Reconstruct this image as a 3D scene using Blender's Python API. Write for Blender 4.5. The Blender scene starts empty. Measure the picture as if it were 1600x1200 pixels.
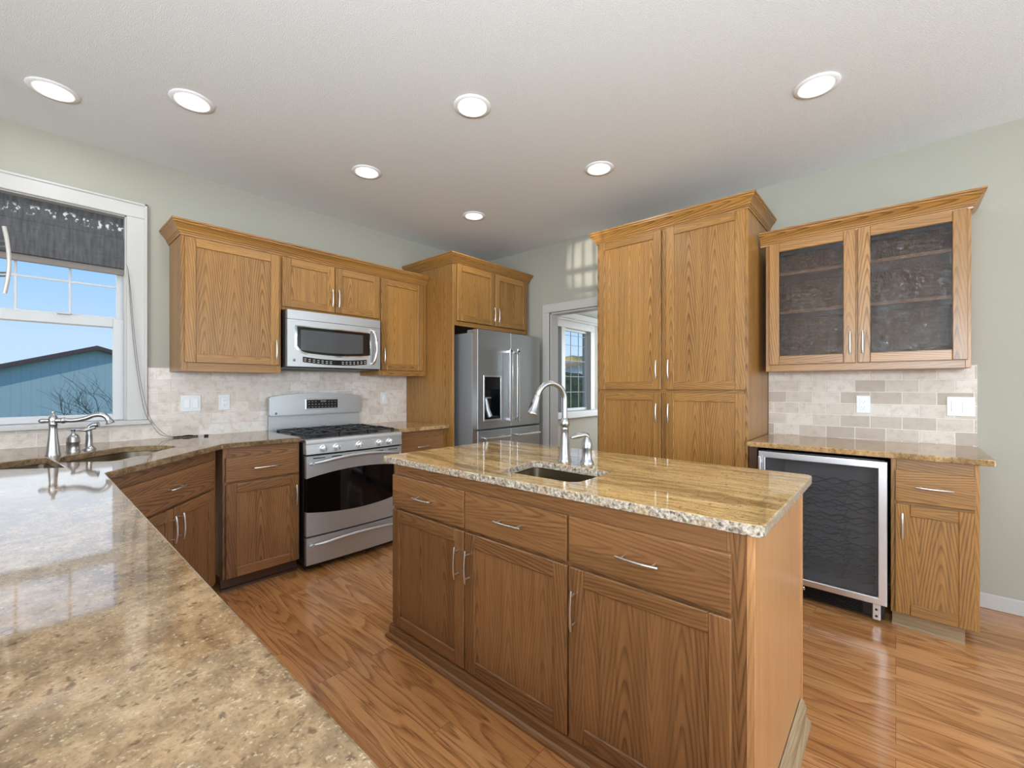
import bpy, bmesh, math, random
from mathutils import Vector, Matrix
random.seed(7)
SC = bpy.context.scene
COL = SC.collection
R = math.radians


def C(r, g, b):
    f = lambda c: (c / 255 / 12.92) if c / 255 <= .04045 else ((c / 255 + .055) / 1.055) ** 2.4
    return (f(r), f(g), f(b), 1.0)


# ------------------------------------------------------------------ camera
cam_d = bpy.data.cameras.new('camera')
cam = bpy.data.objects.new('camera', cam_d)
COL.objects.link(cam)
cam.location = (0, 0, 1.265)
cam.rotation_euler = (R(90), 0, R(41.57 - 90))
cam_d.sensor_width = 36
cam_d.lens = 676.2 / 1600 * 36
cam_d.shift_y = 4 / 1600
cam_d.clip_start = .02
cam_d.clip_end = 400
SC.camera = cam

# ------------------------------------------------------------------ view + world + lights
SC.view_settings.view_transform = 'Standard'
SC.view_settings.look = 'None'
SC.view_settings.exposure = 0.06
SC.view_settings.gamma = 1.0
SC.view_settings.use_curve_mapping = False
SC.cycles.use_denoising = True
SC.cycles.max_bounces = 10
SC.cycles.diffuse_bounces = 5
SC.cycles.glossy_bounces = 5
SC.cycles.transparent_max_bounces = 16
SC.cycles.sample_clamp_indirect = 6
SC.cycles.caustics_reflective = False
SC.cycles.caustics_refractive = False

W = bpy.data.worlds.new('sky')
SC.world = W
W.use_nodes = True
wt = W.node_tree
wt.nodes.clear()
w_out = wt.nodes.new('ShaderNodeOutputWorld')
w_bg = wt.nodes.new('ShaderNodeBackground')
w_tc = wt.nodes.new('ShaderNodeTexCoord')
w_sep = wt.nodes.new('ShaderNodeSeparateXYZ')
w_rmp = wt.nodes.new('ShaderNodeValToRGB')
wt.links.new(w_tc.outputs['Generated'], w_sep.inputs[0])
wt.links.new(w_sep.outputs['Z'], w_rmp.inputs[0])
wt.links.new(w_rmp.outputs[0], w_bg.inputs[0])
wt.links.new(w_bg.outputs[0], w_out.inputs[0])
el = w_rmp.color_ramp.elements
el[0].position = 0.0
el[0].color = C(205, 229, 252)
el[1].position = 0.65
el[1].color = C(84, 140, 226)
e = el.new(.08)
e.color = C(196, 225, 254)
e = el.new(.20)
e.color = C(158, 207, 255)
e = el.new(.36)
e.color = C(132, 190, 255)
w_bg.inputs[1].default_value = 1.0


def light(name, kind, loc, rot, energy, color=(1, 1, 1), **kw):
    d = bpy.data.lights.new(name, kind)
    d.energy = energy
    d.color = color
    for k, v in kw.items():
        setattr(d, k, v)
    o = bpy.data.objects.new(name, d)
    o.location = loc
    o.rotation_euler = rot
    COL.objects.link(o)
    return o


DAY = (.86, .97, 1.06)
light('sun', 'SUN', (0, 0, 30), Vector((1, .3, -.36)).to_track_quat('-Z', 'Y').to_euler(), 2.6, (1, .93, .82), angle=R(.6))
# daylight from behind the camera, through invented big rear windows
light('rear_window_daylight', 'AREA', (.55, -3.12, 1.45), (R(108), 0, 0), 62, DAY, shape='RECTANGLE', size=2.3, size_y=2.0)
light('rear_window_daylight', 'AREA', (2.65, -3.12, 1.45), (R(108), 0, 0), 34, DAY, shape='RECTANGLE', size=1.5, size_y=2.0)
# added fill at an invented side window of the room beyond the peninsula
light('side_window_fill', 'AREA', (-3.12, .2, 1.5), (R(110), 0, R(-90)), 150, DAY, shape='RECTANGLE', size=2.2, size_y=1.7)
# added bounce fill behind the camera, aimed at the ceiling; no lamp there
light('bounce_fill', 'AREA', (-.75, -.55, 1.62), (R(139), 0, R(-66)), 86, DAY, shape='DISK', size=.5)
# low sun glinting off something outside, through the side window onto the wall above the doorway
light('sun_glint', 'SPOT', (-30, -8.94, .717), (Vector((3.65, 2.20, 2.47)) - Vector((-30, -8.94, .717))).to_track_quat('-Z', 'Y').to_euler(), 46000, (1, .96, .88), spot_size=R(.95), spot_blend=.35, shadow_soft_size=.1)
# added area fill brightening the room beyond the doorway
light('far_room_fill', 'AREA', (7.3, 2.3, 1.5), (R(90), 0, R(90)), 75, DAY, shape='RECTANGLE', size=1.6, size_y=1.5)
light('kitchen_window_daylight', 'AREA', (-.15, 3.92, 1.7), (R(-90), 0, 0), 4.0, (1, .92, .82), shape='RECTANGLE', size=1.1, size_y=1.2)


# ------------------------------------------------------------------ material helpers
class MT:
    def __init__(s, name, color=(.8, .8, .8, 1), rough=.5, metal=0.0, **kw):
        s.m = bpy.data.materials.new(name)
        s.m.use_nodes = True
        s.t = s.m.node_tree
        s.b = s.t.nodes['Principled BSDF']
        s.b.inputs['Base Color'].default_value = color
        s.b.inputs['Roughness'].default_value = rough
        s.b.inputs['Metallic'].default_value = metal
        for k, v in kw.items():
            s.b.inputs[k].default_value = v

    def n(s, ty, **kw):
        nd = s.t.nodes.new(ty)
        for k, v in kw.items():
            setattr(nd, k, v)
        return nd

    def l(s, a, b):
        s.t.links.new(a, b)

    def val(s, sock, v):
        if hasattr(v, 'is_linked'):
            s.l(v, sock)
        else:
            sock.default_value = v

    def uv(s):
        return s.n('ShaderNodeUVMap', uv_map='uv').outputs[0]

    def obj(s):
        return s.n('ShaderNodeTexCoord').outputs['Object']

    def map(s, vec, scale=(1, 1, 1), loc=(0, 0, 0), rot=(0, 0, 0)):
        nd = s.n('ShaderNodeMapping')
        s.l(vec, nd.inputs[0])
        nd.inputs['Location'].default_value = loc
        nd.inputs['Rotation'].default_value = rot
        nd.inputs['Scale'].default_value = scale
        return nd.outputs[0]

    def noise(s, vec, scale=1, detail=2, rough=.5, dist=0, col=False):
        nd = s.n('ShaderNodeTexNoise')
        s.l(vec, nd.inputs['Vector'])
        nd.inputs['Scale'].default_value = scale
        nd.inputs['Detail'].default_value = detail
        nd.inputs['Roughness'].default_value = rough
        nd.inputs['Distortion'].default_value = dist
        return nd.outputs['Color' if col else 'Fac']

    def math(s, op, a, b=0.0):
        nd = s.n('ShaderNodeMath', operation=op)
        s.val(nd.inputs[0], a)
        s.val(nd.inputs[1], b)
        return nd.outputs[0]

    def ramp(s, fac, stops, interp='LINEAR'):
        nd = s.n('ShaderNodeValToRGB')
        s.l(fac, nd.inputs[0])
        cr = nd.color_ramp
        cr.interpolation = interp
        while len(cr.elements) < len(stops):
            cr.elements.new(.5)
        for e, (p, c) in zip(cr.elements, stops):
            e.position = p
            e.color = c if hasattr(c, '__len__') else (c, c, c, 1)
        return nd.outputs[0]

    def mix(s, fac, a, b, blend='MIX'):
        nd = s.n('ShaderNodeMix', data_type='RGBA', blend_type=blend)
        s.val(nd.inputs[0], fac)
        s.val(nd.inputs[6], a)
        s.val(nd.inputs[7], b)
        return nd.outputs[2]

    def bump(s, h, strength=.3, dist=.002):
        nd = s.n('ShaderNodeBump')
        s.l(h, nd.inputs['Height'])
        nd.inputs['Strength'].default_value = strength
        nd.inputs['Distance'].default_value = dist
        s.l(nd.outputs[0], s.b.inputs['Normal'])

    def col(s, v):
        s.l(v, s.b.inputs['Base Color'])


def oak(name, light_c, mid_c, dark_c, rough=.36):
    M = MT(name, rough=rough)
    M.b.inputs['Coat Weight'].default_value = .12
    M.b.inputs['Coat Roughness'].default_value = .25
    v = M.uv()
    sp = M.n('ShaderNodeSeparateXYZ')
    M.l(v, sp.inputs[0])
    wob = M.noise(M.map(v, (2.0, .5, 1)), 1, 2, .5)
    leaf = M.math('PINGPONG', M.math('ADD', sp.outputs['X'], M.math('MULTIPLY', wob, .07)), .085)
    arch = M.math('SQRT', M.math('ADD', M.math('MULTIPLY', leaf, leaf), .00012))
    rad = M.math('ADD', M.math('ADD', arch, M.math('MULTIPLY', sp.outputs['Y'], .105)), M.math('MULTIPLY', M.noise(M.map(v, (6, .9, 1)), 1, 3, .6), .05))
    ring = M.math('FRACT', M.math('MULTIPLY', rad, 78.0))
    amt = M.ramp(M.noise(M.map(v, (7, .5, 1)), 1, 2, .5), [(.38, .25), (.62, 1.0)])
    ringc = M.math('MULTIPLY', M.ramp(ring, [(0, .15), (.45, .0), (.80, .85), (.9, 1), (1, .15)]), amt)
    pores = M.ramp(M.noise(M.map(v, (260, 6, 1)), 1, 3, .65), [(.40, 1.0), (.62, 0.0)])
    fleck = M.noise(M.map(v, (60, 1.4, 1)), 1, 3, .55)
    tone = M.noise(M.map(v, (1.1, .3, 1)), 1, 1, .4)
    c = M.mix(M.math('MULTIPLY', ringc, .95), light_c, mid_c)
    c = M.mix(M.ramp(fleck, [(.44, 0.0), (.74, .4)]), c, dark_c)
    pr = M.math('MULTIPLY', M.math('SUBTRACT', 1.0, pores), M.math('ADD', M.math('MULTIPLY', ringc, .38), .16))
    c = M.mix(pr, c, dark_c)
    tn = M.ramp(tone, [(.3, (.84, .82, .80, 1)), (.7, (1.12, 1.10, 1.07, 1))])
    c = M.mix(1.0, c, tn, 'MULTIPLY')
    M.col(c)
    M.bump(M.math('SUBTRACT', 1.0, pr), .12, .001)
    return M.m


M_OAK = oak('oak_golden', C(173, 126, 64), C(122, 80, 36), C(74, 45, 23))
M_OAK_SHADE = oak('oak_shaded', C(150, 106, 66), C(108, 73, 44), C(58, 38, 24))  # darker copy of the golden oak, shade mixed into its colour
M_OAKE = oak('oak_veneer_pale', C(206, 156, 106), C(190, 138, 90), C(146, 98, 60), .28)
M_OAKG = oak('oak_greyed', C(176, 152, 118), C(150, 126, 94), C(104, 86, 62), .5)
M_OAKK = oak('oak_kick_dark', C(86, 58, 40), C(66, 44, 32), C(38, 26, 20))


def granite(name, flow, pal):
    M = MT(name, rough=.055)
    M.b.inputs['Specular IOR Level'].default_value = 1.0
    M.b.inputs['Specular Tint'].default_value = (1, .86, .70, 1)
    v = M.obj()
    warp = M.noise(v, 2.2, 2, .5, 0, True)
    vv = M.n('ShaderNodeVectorMath', operation='MULTIPLY_ADD')
    M.l(warp, vv.inputs[0])
    vv.inputs[1].default_value = (.10, .22, .1)
    M.l(v, vv.inputs[2])
    vw = vv.outputs[0]
    big = M.noise(M.map(vw, flow), 1, 5, .62, .5)
    mid = M.noise(M.map(vw, tuple(f * 4.5 for f in flow)), 1, 4, .65)
    fine = M.noise(v, 190, 3, .7)
    speck = M.noise(v, 75, 2, .6)
    p1, p2 = pal
    c = M.ramp(big, list(zip((.30, .43, .55, .72), p1)))
    c2 = M.ramp(mid, list(zip((.34, .46, .58, .75), p2)))
    c = M.mix(.5, c, c2)
    blot = M.ramp(M.noise(M.map(vw, tuple(max(1.6, f * .42) for f in flow)), 1, 4, .6, .6), [(.38, (.55, .53, .50, 1)), (.5, (1, 1, 1, 1)), (.64, (1.2, 1.19, 1.18, 1))])
    c = M.mix(.85, c, M.mix(1.0, c, blot, 'MULTIPLY'))
    c = M.mix(M.ramp(fine, [(.5, 0.0), (.72, .55)]), c, C(84, 62, 44))
    c = M.mix(M.ramp(speck, [(.60, 0.0), (.70, .65)]), c, C(62, 46, 36))
    c = M.mix(M.ramp(M.noise(v, 210, 2, .5), [(.60, 0.0), (.72, .42)]), c, C(214, 198, 170))
    M.col(c)
    return M.m


def granite_edge():
    M = MT('granite_edge', rough=.3)
    v = M.obj()
    c = M.ramp(M.noise(v, 95, 4, .7), [(.34, C(70, 60, 54)), (.46, C(150, 136, 120)), (.58, C(192, 180, 162)), (.7, C(222, 214, 200))])
    c = M.mix(M.ramp(M.noise(v, 14, 2, .5), [(.5, 0.0), (.68, .55)]), c, C(170, 132, 82))
    M.col(c)
    return M.m


M_GRA_I = granite('granite_golden', (24, 2.6, 10), ((C(124, 92, 56), C(178, 142, 90), C(206, 174, 122), C(220, 197, 154)),
                                                 (C(96, 70, 42), C(168, 130, 76), C(210, 177, 122), C(228, 207, 168))))
M_GRA_P = granite('granite_mottled', (7, 5.5, 9), ((C(84, 66, 48), C(126, 102, 76), C(154, 129, 99), C(176, 152, 122)),
                                                  (C(72, 56, 42), C(120, 95, 68), C(154, 127, 96), C(188, 166, 138))))
M_GRA_B = granite('granite_tan', (9, 12, 9), ((C(112, 84, 52), C(166, 128, 82), C(190, 156, 112), C(204, 178, 138)),
                                            (C(92, 66, 40), C(160, 122, 76), C(192, 160, 114), C(212, 190, 154))))
M_GRA_E = granite_edge()


def floor_mat():
    M = MT('oak_strip_floor', rough=.22)
    M.b.inputs['Coat Weight'].default_value = .25
    M.b.inputs['Coat Roughness'].default_value = .12
    v = M.map(M.obj(), (1, 1, 1), rot=(0, 0, R(90)))
    br = M.n('ShaderNodeTexBrick', offset=.37, offset_frequency=3, squash=1.0)
    M.l(v, br.inputs['Vector'])
    br.inputs['Scale'].default_value = 1
    br.inputs['Color1'].default_value = (0, 0, 0, 1)
    br.inputs['Color2'].default_value = (1, 1, 1, 1)
    br.inputs['Mortar'].default_value = (.5, .5, .5, 1)
    br.inputs['Mortar Size'].default_value = .0009
    br.inputs['Mortar Smooth'].default_value = .3
    br.inputs['Bias'].default_value = 0
    br.inputs['Brick Width'].default_value = .92
    br.inputs['Row Height'].default_value = .082
    rnd = br.outputs['Color']
    sep = M.n('ShaderNodeSeparateXYZ')
    M.l(v, sep.inputs[0])
    cb = M.n('ShaderNodeCombineXYZ')
    M.l(sep.outputs['Y'], cb.inputs[0])
    M.l(sep.outputs['X'], cb.inputs[1])
    M.l(M.math('MULTIPLY', rnd, 37.0), cb.inputs[2])
    g = cb.outputs[0]
    n1 = M.noise(M.map(g, (7, .8, 1)), 1, 1.5, .45, .4)
    ring = M.math('FRACT', M.math('MULTIPLY', n1, 12.0))
    ringc = M.ramp(ring, [(0, .0), (.5, .25), (.88, 1), (1, .0)])
    pores = M.ramp(M.noise(M.map(g, (240, 8, 1)), 1, 3, .6), [(.42, 0.0), (.66, 1.0)])
    c = M.ramp(rnd, [(0, C(176, 120, 68)), (.35, C(196, 138, 84)), (.7, C(206, 148, 94)), (1, C(188, 126, 78))])
    c = M.mix(M.math('MULTIPLY', ringc, .5), c, C(132, 80, 42))
    c = M.mix(M.math('MULTIPLY', pores, M.math('ADD', M.math('MULTIPLY', ringc, .5), .15)), c, C(84, 48, 24))
    c = M.mix(M.math('MULTIPLY', br.outputs['Fac'], .7), c, C(58, 32, 16))
    M.col(c)
    M.bump(M.math('SUBTRACT', 1.0, br.outputs['Fac']), .25, .0008)
    return M.m


def tile_mat(name, warm):
    M = MT(name, rough=.5)
    v = M.uv()
    br = M.n('ShaderNodeTexBrick', offset=.5, offset_frequency=2)
    M.l(M.map(v, (1, 1, 1), loc=(.03, -.92, 0)), br.inputs['Vector'])
    br.inputs['Scale'].default_value = 1
    br.inputs['Color1'].default_value = (0, 0, 0, 1)
    br.inputs['Color2'].default_value = (1, 1, 1, 1)
    br.inputs['Mortar Size'].default_value = .0030
    br.inputs['Mortar Smooth'].default_value = .35
    br.inputs['Brick Width'].default_value = .1545
    br.inputs['Row Height'].default_value = .0775
    rnd = br.outputs['Color']
    if warm:
        c = M.ramp(rnd, [(0, C(212, 199, 188)), (.4, C(227, 216, 206)), (.75, C(236, 228, 220)), (1, C(220, 205, 192))])
    else:
        c = M.ramp(rnd, [(0, C(176, 160, 146)), (.3, C(206, 193, 180)), (.7, C(224, 214, 203)), (1, C(196, 181, 166))])
    m1 = M.noise(v, 22, 4, .65)
    c = M.mix(M.ramp(m1, [(.48, 0.0), (.72, .5)]), c, C(170, 148, 128))
    m2 = M.noise(M.map(v, (60, 130, 1)), 1, 3, .6)
    c = M.mix(M.ramp(m2, [(.60, 0.0), (.74, .5)]), c, C(150, 128, 110))
    c = M.mix(br.outputs['Fac'], c, C(232, 226, 218))
    M.col(c)
    h = M.math('ADD', M.math('MULTIPLY', M.math('SUBTRACT', 1.0, br.outputs['Fac']), 1.0), M.math('MULTIPLY', m2, .25))
    M.bump(h, .7, .004)
    return M.m


def bumpy(name, col, rough, scale, strength, dist=.002):
    M = MT(name, col, rough)
    M.bump(M.ramp(M.noise(M.obj(), scale, 3, .55), [(.4, 0.0), (.62, 1.0)]), strength, dist)
    return M.m


def steel(name, col, rough=.24, streak=True, axis=0):
    M = MT(name, col, rough, 1.0)
    if streak:
        sc = [3, 3, 3]
        sc[axis] = .6
        for i in range(3):
            if i != axis:
                sc[i] = 240
        n = M.noise(M.map(M.obj(), tuple(sc)), 1, 3, .6)
        M.l(M.math('ADD', M.math('MULTIPLY', n, .16), rough - .08), M.b.inputs['Roughness'])
        M.col(M.mix(n, tuple(c * .86 for c in col[:3]) + (1,), tuple(min(1, c * 1.1) for c in col[:3]) + (1,)))
    return M.m


def glass_mat(name, tint, gloss=.5, rough=.0, bump=None, ior=1.5, haze=0, seeds=False):
    M = MT(name)
    t = M.t
    tr = M.n('ShaderNodeBsdfTransparent')
    tr.inputs[0].default_value = tint
    gl = M.n('ShaderNodeBsdfGlossy')
    gl.inputs['Roughness'].default_value = rough
    gl.inputs['Color'].default_value = (1, 1, 1, 1)
    fr = M.n('ShaderNodeFresnel')
    fr.inputs['IOR'].default_value = ior
    mx = M.n('ShaderNodeMixShader')
    front = M.math('SUBTRACT', 1.0, M.n('ShaderNodeNewGeometry').outputs['Backfacing'])
    M.l(M.math('MULTIPLY', M.math('MULTIPLY', fr.outputs[0], gloss), front), mx.inputs[0])
    M.l(tr.outputs[0], mx.inputs[1])
    M.l(gl.outputs[0], mx.inputs[2])
    if bump:
        nd = M.n('ShaderNodeBump')
        M.l(M.noise(M.obj(), bump[0], 2, .5), nd.inputs['Height'])
        nd.inputs['Strength'].default_value = bump[1]
        nd.inputs['Distance'].default_value = .004
        M.l(nd.outputs[0], gl.inputs['Normal'])
        M.l(nd.outputs[0], fr.inputs['Normal'])
    res = mx.outputs[0]
    if haze:
        df = M.n('ShaderNodeBsdfDiffuse')
        df.inputs[0].default_value = (.6, .6, .61, 1)
        m2 = M.n('ShaderNodeMixShader')
        m2.inputs[0].default_value = haze
        if seeds:
            v = M.obj()
            sd = M.ramp(M.noise(v, 150, 2, .6), [(.63, 0.0), (.70, 1.0)])
            wv = M.ramp(M.noise(M.map(v, (30, 30, 90)), 1, 3, .6), [(.45, 0.0), (.7, 1.0)])
            M.l(M.math('ADD', M.math('MULTIPLY', sd, .22), M.math('MULTIPLY', wv, haze)), m2.inputs[0])
        M.l(res, m2.inputs[1])
        M.l(df.outputs[0], m2.inputs[2])
        res = m2.outputs[0]
    out = t.nodes['Material Output']
    M.l(res, out.inputs['Surface'])
    return M.m


def emit(name, col, st):
    M = MT(name, (0, 0, 0, 1))
    M.b.inputs['Emission Color'].default_value = col
    M.b.inputs['Emission Strength'].default_value = st
    return M.m


M_FLOOR = floor_mat()
M_TILE = tile_mat('travertine_tile_warm', True)
M_TILEB = tile_mat('travertine_tile_mixed', False)
M_WALL = bumpy('sage_wall_paint', C(170, 167, 154), .85, 260, .12)
M_CEIL = bumpy('textured_ceiling', C(231, 234, 234), .9, 210, .3, .002)
M_WHITE = MT('white_trim_paint', C(194, 191, 187), .35).m
M_CAN = MT('can_white', C(244, 244, 244), .4).m
M_VINYL = MT('white_vinyl', C(200, 200, 200), .4).m
M_PLATE = MT('white_plastic', C(226, 227, 228), .3).m
M_PLATE2 = MT('white_plastic_rocker', C(238, 239, 240), .25).m
M_DARK = MT('black_plastic', C(18, 18, 20), .35).m
M_BLK = MT('black_enamel', C(10, 10, 12), .12).m
M_IRON = MT('cast_iron', C(38, 38, 40), .42).m
M_STEEL = steel('brushed_steel', (.58, .595, .605, 1), .50)
M_STEELF = steel('fridge_steel', (.52, .54, .56, 1), .36, axis=2)
M_FSIDE = MT('fridge_side_grey', C(150, 151, 153), .4, .35).m
M_NICK = steel('brushed_nickel', (.44, .44, .44, 1), .30, False)
M_PULL = steel('satin_nickel_pull', (.74, .71, .67, 1), .3, False)
M_CHROME = steel('chrome', (.8, .8, .81, 1), .08, False)
M_BADGE = MT('badge_grey', C(120, 121, 124), .35, .5).m
M_KNOB = MT('bright_knob_metal', (.86, .88, .90, 1), .28, .85).m
M_ALU = steel('aluminium_frame', (.80, .80, .81, 1), .34, False)
M_SINK = steel('sink_steel_reflecting_brown', (.30, .25, .18, 1), .32, False)  # brown of the reflected surroundings mixed into the steel colour
M_OVGL = MT('oven_black_glass', C(7, 7, 8), .05, 0, **{'Specular IOR Level': .35}).m
M_MWGL = MT('microwave_mesh_glass', C(74, 75, 77), .14).m
M_WGLASS = glass_mat('window_glass', (.98, .99, .99, 1), .03)
M_CGLASS = glass_mat('seeded_cabinet_glass', (.66, .65, .64, 1), .45, .03, (110, .9), 1.5, .05, True)
M_TGLASS = glass_mat('smoked_glass', (.74, .74, .75, 1), .6, .02, None, 1.5, .045)  # grey haze in the glass stands in for the reflected room
M_BULB = emit('lamp_glow', (1, .98, .95, 1), 3.2)
M_DISP = emit('display_digits', (.85, .9, .95, 1), .55)
M_CINT = MT('wine_interior', C(150, 151, 154), .5).m
M_WIRE = MT('black_wire', C(14, 14, 15), .3).m


def shade_mat(name, specks):
    M = MT(name, C(84, 84, 86), .95)
    v = M.uv()
    c = M.ramp(M.noise(M.map(v, (70, 8, 1)), 1, 3, .6), [(.3, C(70, 70, 72)), (.7, C(98, 98, 100))])
    c = M.mix(M.ramp(M.noise(M.map(v, (14, 260, 1)), 1, 2, .5), [(.45, 0.0), (.65, .35)]), c, C(58, 58, 60))
    if specks:
        sx = M.n('ShaderNodeSeparateXYZ')
        M.l(v, sx.inputs[0])
        zz = M.math('ADD', sx.outputs['Y'], M.math('MULTIPLY', M.math('SUBTRACT', M.noise(M.map(v, (3, 0, 1)), 1, 2, .5), .5), .14))
        band = M.ramp(M.math('ABSOLUTE', M.math('SUBTRACT', zz, 2.285)), [(.012, 1.0), (.03, 0.0)])
        dots = M.ramp(M.noise(M.map(v, (46, 30, 1)), 1, 2, .5), [(.54, 0.0), (.60, 1.0)])
        c = M.mix(M.math('MULTIPLY', band, dots), c, C(206, 208, 210))  # light leaking through the shade, painted on as pale specks
    M.col(c)
    return M.m


M_SHADE = shade_mat('shade_fabric', False)
M_SHADE_SPECK = shade_mat('shade_fabric_light_specks', True)
M_HEM = MT('shade_hem', C(128, 122, 116), .9).m


def barn_mat():
    M = MT('teal_siding', rough=.7)
    v = M.obj()
    sx = M.n('ShaderNodeSeparateXYZ')
    M.l(v, sx.inputs[0])
    fr = M.math('FRACT', M.math('MULTIPLY', sx.outputs['X'], 3.2))
    g = M.ramp(fr, [(0, 1.0), (.05, 0.0), (.93, 0.0), (1, 1.0)])
    c = M.mix(M.math('MULTIPLY', g, .35), C(180, 206, 206), C(126, 160, 164))
    M.col(c)
    return M.m


M_BARN = barn_mat()
M_ROOF = MT('barn_roof_brown', C(98, 80, 78), .7).m
M_BARK = MT('grey_bark', C(52, 50, 46), .9).m
M_GRASS = bumpy('dry_grass', C(126, 130, 84), .95, 3, .4, .05)


def leafy(name, a, b, scale):
    M = MT(name, rough=.9)
    n = M.noise(M.obj(), scale, 4, .7)
    M.col(M.ramp(n, [(.35, a), (.65, b)]))
    M.bump(n, .8, .2)
    return M.m


M_HEDGE = leafy('hedge_leaves', C(26, 40, 18), C(70, 86, 34), 3)
M_GOLD = leafy('autumn_leaves', C(128, 112, 62), C(206, 184, 104), .7)


# ------------------------------------------------------------------ mesh helpers
class B:
    def __init__(s):
        s.bm = bmesh.new()
        s.uv = s.bm.loops.layers.uv.new('uv')

    def join(s, t):
        me = bpy.data.meshes.new('tmp')
        t.to_mesh(me)
        t.free()
        s.bm.from_mesh(me)
        bpy.data.meshes.remove(me)

    def box(s, x0, x1, y0, y1, z0, z1, g=2, bev=.0015, mi=0, seg=1):
        """one board; g = grain axis"""
        t = bmesh.new()
        uv = t.loops.layers.uv.new('uv')
        lo = Vector((min(x0, x1), min(y0, y1), min(z0, z1)))
        hi = Vector((max(x0, x1), max(y0, y1), max(z0, z1)))
        bmesh.ops.create_cube(t, size=1)
        for v in t.verts:
            v.co = Vector([lo[i] + (v.co[i] + .5) * (hi[i] - lo[i]) for i in range(3)])
        if bev > 0:
            bev = min(bev, .45 * min(hi - lo))
            bmesh.ops.bevel(t, geom=t.edges[:], offset=bev, segments=seg, profile=.5, affect='EDGES')
        ou, ov = random.random() * 40, random.random() * 40
        for f in t.faces:
            f.material_index = mi
            n = f.normal
            ax = max(range(3), key=lambda i: abs(n[i]))
            if ax == g:
                ua, va = [i for i in range(3) if i != g]
            else:
                va = g
                ua = [i for i in range(3) if i != g and i != ax][0]
            for l in f.loops:
                l[uv].uv = (l.vert.co[ua] + ou, l.vert.co[va] + ov)
        s.join(t)
        return s

    def plate(s, outer, holes, a, b, axes='xy', bev=0, mi=0, mi_side=None, seg=1):
        t = bmesh.new()
        uv = t.loops.layers.uv.new('uv')
        es = []
        for lp in [outer] + list(holes):
            vs = [t.verts.new((p[0], p[1], 0)) for p in lp]
            es += [t.edges.new((vs[i], vs[(i + 1) % len(vs)])) for i in range(len(vs))]
        bmesh.ops.triangle_fill(t, use_beauty=True, use_dissolve=False, edges=es)
        r = bmesh.ops.extrude_face_region(t, geom=t.faces[:])
        for v in r['geom']:
            if isinstance(v, bmesh.types.BMVert):
                v.co.z = b - a
        bmesh.ops.recalc_face_normals(t, faces=t.faces[:])
        if bev:
            sh = [e for e in t.edges if len(e.link_faces) == 2 and e.calc_face_angle(0) > .9
                  and abs(e.verts[0].co.z - e.verts[1].co.z) < 1e-6]
            bmesh.ops.bevel(t, geom=sh, offset=bev, segments=seg, profile=.5, affect='EDGES')
        for f in t.faces:
            f.material_index = mi if (mi_side is None or abs(f.normal.z) > .5) else mi_side
            for l in f.loops:
                l[uv].uv = (l.vert.co.x, l.vert.co.y)
        for v in t.verts:
            u, w, d = v.co
            d += a
            v.co = (u, w, d) if axes == 'xy' else ((u, d, w) if axes == 'xz' else (d, u, w))
        bmesh.ops.recalc_face_normals(t, faces=t.faces[:])
        s.join(t)
        return s

    def tube(s, pts, r, n=10, mi=0, cap=True):
        pts = [Vector(p) for p in pts]
        k = len(pts)
        rs = r if hasattr(r, '__len__') else [r] * k
        rings = []
        up = None
        for i, p in enumerate(pts):
            d = (pts[min(i + 1, k - 1)] - pts[max(i - 1, 0)]).normalized()
            if up is None:
                up = Vector((0, 0, 1)) if abs(d.z) < .9 else Vector((1, 0, 0))
            a = d.cross(up)
            if a.length < 1e-5:
                a = d.cross(Vector((0, 1, 0)))
            a.normalize()
            b2 = a.cross(d).normalized()
            up = b2
            rings.append([s.bm.verts.new(p + (a * math.cos(2 * math.pi * j / n) + b2 * math.sin(2 * math.pi * j / n)) * rs[i]) for j in range(n)])
        fs = []
        for i in range(k - 1):
            for j in range(n):
                fs.append(s.bm.faces.new((rings[i][j], rings[i][(j + 1) % n], rings[i + 1][(j + 1) % n], rings[i + 1][j])))
        if cap:
            fs.append(s.bm.faces.new(rings[0][::-1]))
            fs.append(s.bm.faces.new(rings[-1]))
        for f in fs:
            f.material_index = mi
            f.smooth = True
        bmesh.ops.recalc_face_normals(s.bm, faces=fs)
        return s

    def lathe(s, prof, o=(0, 0, 0), n=28, mat=None, mi=0, cap=True):
        o = Vector(o)
        mat = mat or Matrix.Identity(3)
        rings = []
        for r, z in prof:
            rings.append([s.bm.verts.new(o + mat @ Vector((r * math.cos(2 * math.pi * j / n), r * math.sin(2 * math.pi * j / n), z))) for j in range(n)])
        fs = []
        for i in range(len(prof) - 1):
            for j in range(n):
                fs.append(s.bm.faces.new((rings[i][j], rings[i][(j + 1) % n], rings[i + 1][(j + 1) % n], rings[i + 1][j])))
        if cap:
            fs.append(s.bm.faces.new(rings[0][::-1]))
            fs.append(s.bm.faces.new(rings[-1]))
        for f in fs:
            f.material_index = mi
            f.smooth = True
        if cap:
            bmesh.ops.recalc_face_normals(s.bm, faces=fs)
        return s

    def sweep(s, prof, path, mi=0):
        """profile (out, z) swept along a plan path; outwards is to the right of travel"""
        pts = [Vector(p) for p in path]
        k = len(pts)
        offs = []
        for i in range(k):
            nn = []
            for a, b in ((i - 1, i), (i, i + 1)):
                if a >= 0 and b < k:
                    d = (pts[b] - pts[a]).normalized()
                    nn.append(Vector((d.y, -d.x)))
            m = sum(nn, Vector((0, 0)))
            m.normalize()
            offs.append(m / max(.2, m.dot(nn[0])))
        plen = [0]
        for i in range(1, len(prof)):
            plen.append(plen[-1] + math.hypot(prof[i][0] - prof[i - 1][0], prof[i][1] - prof[i - 1][1]))
        ou, ov = random.random() * 40, random.random() * 40
        m = len(prof)
        fs = []
        run = 0
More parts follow.
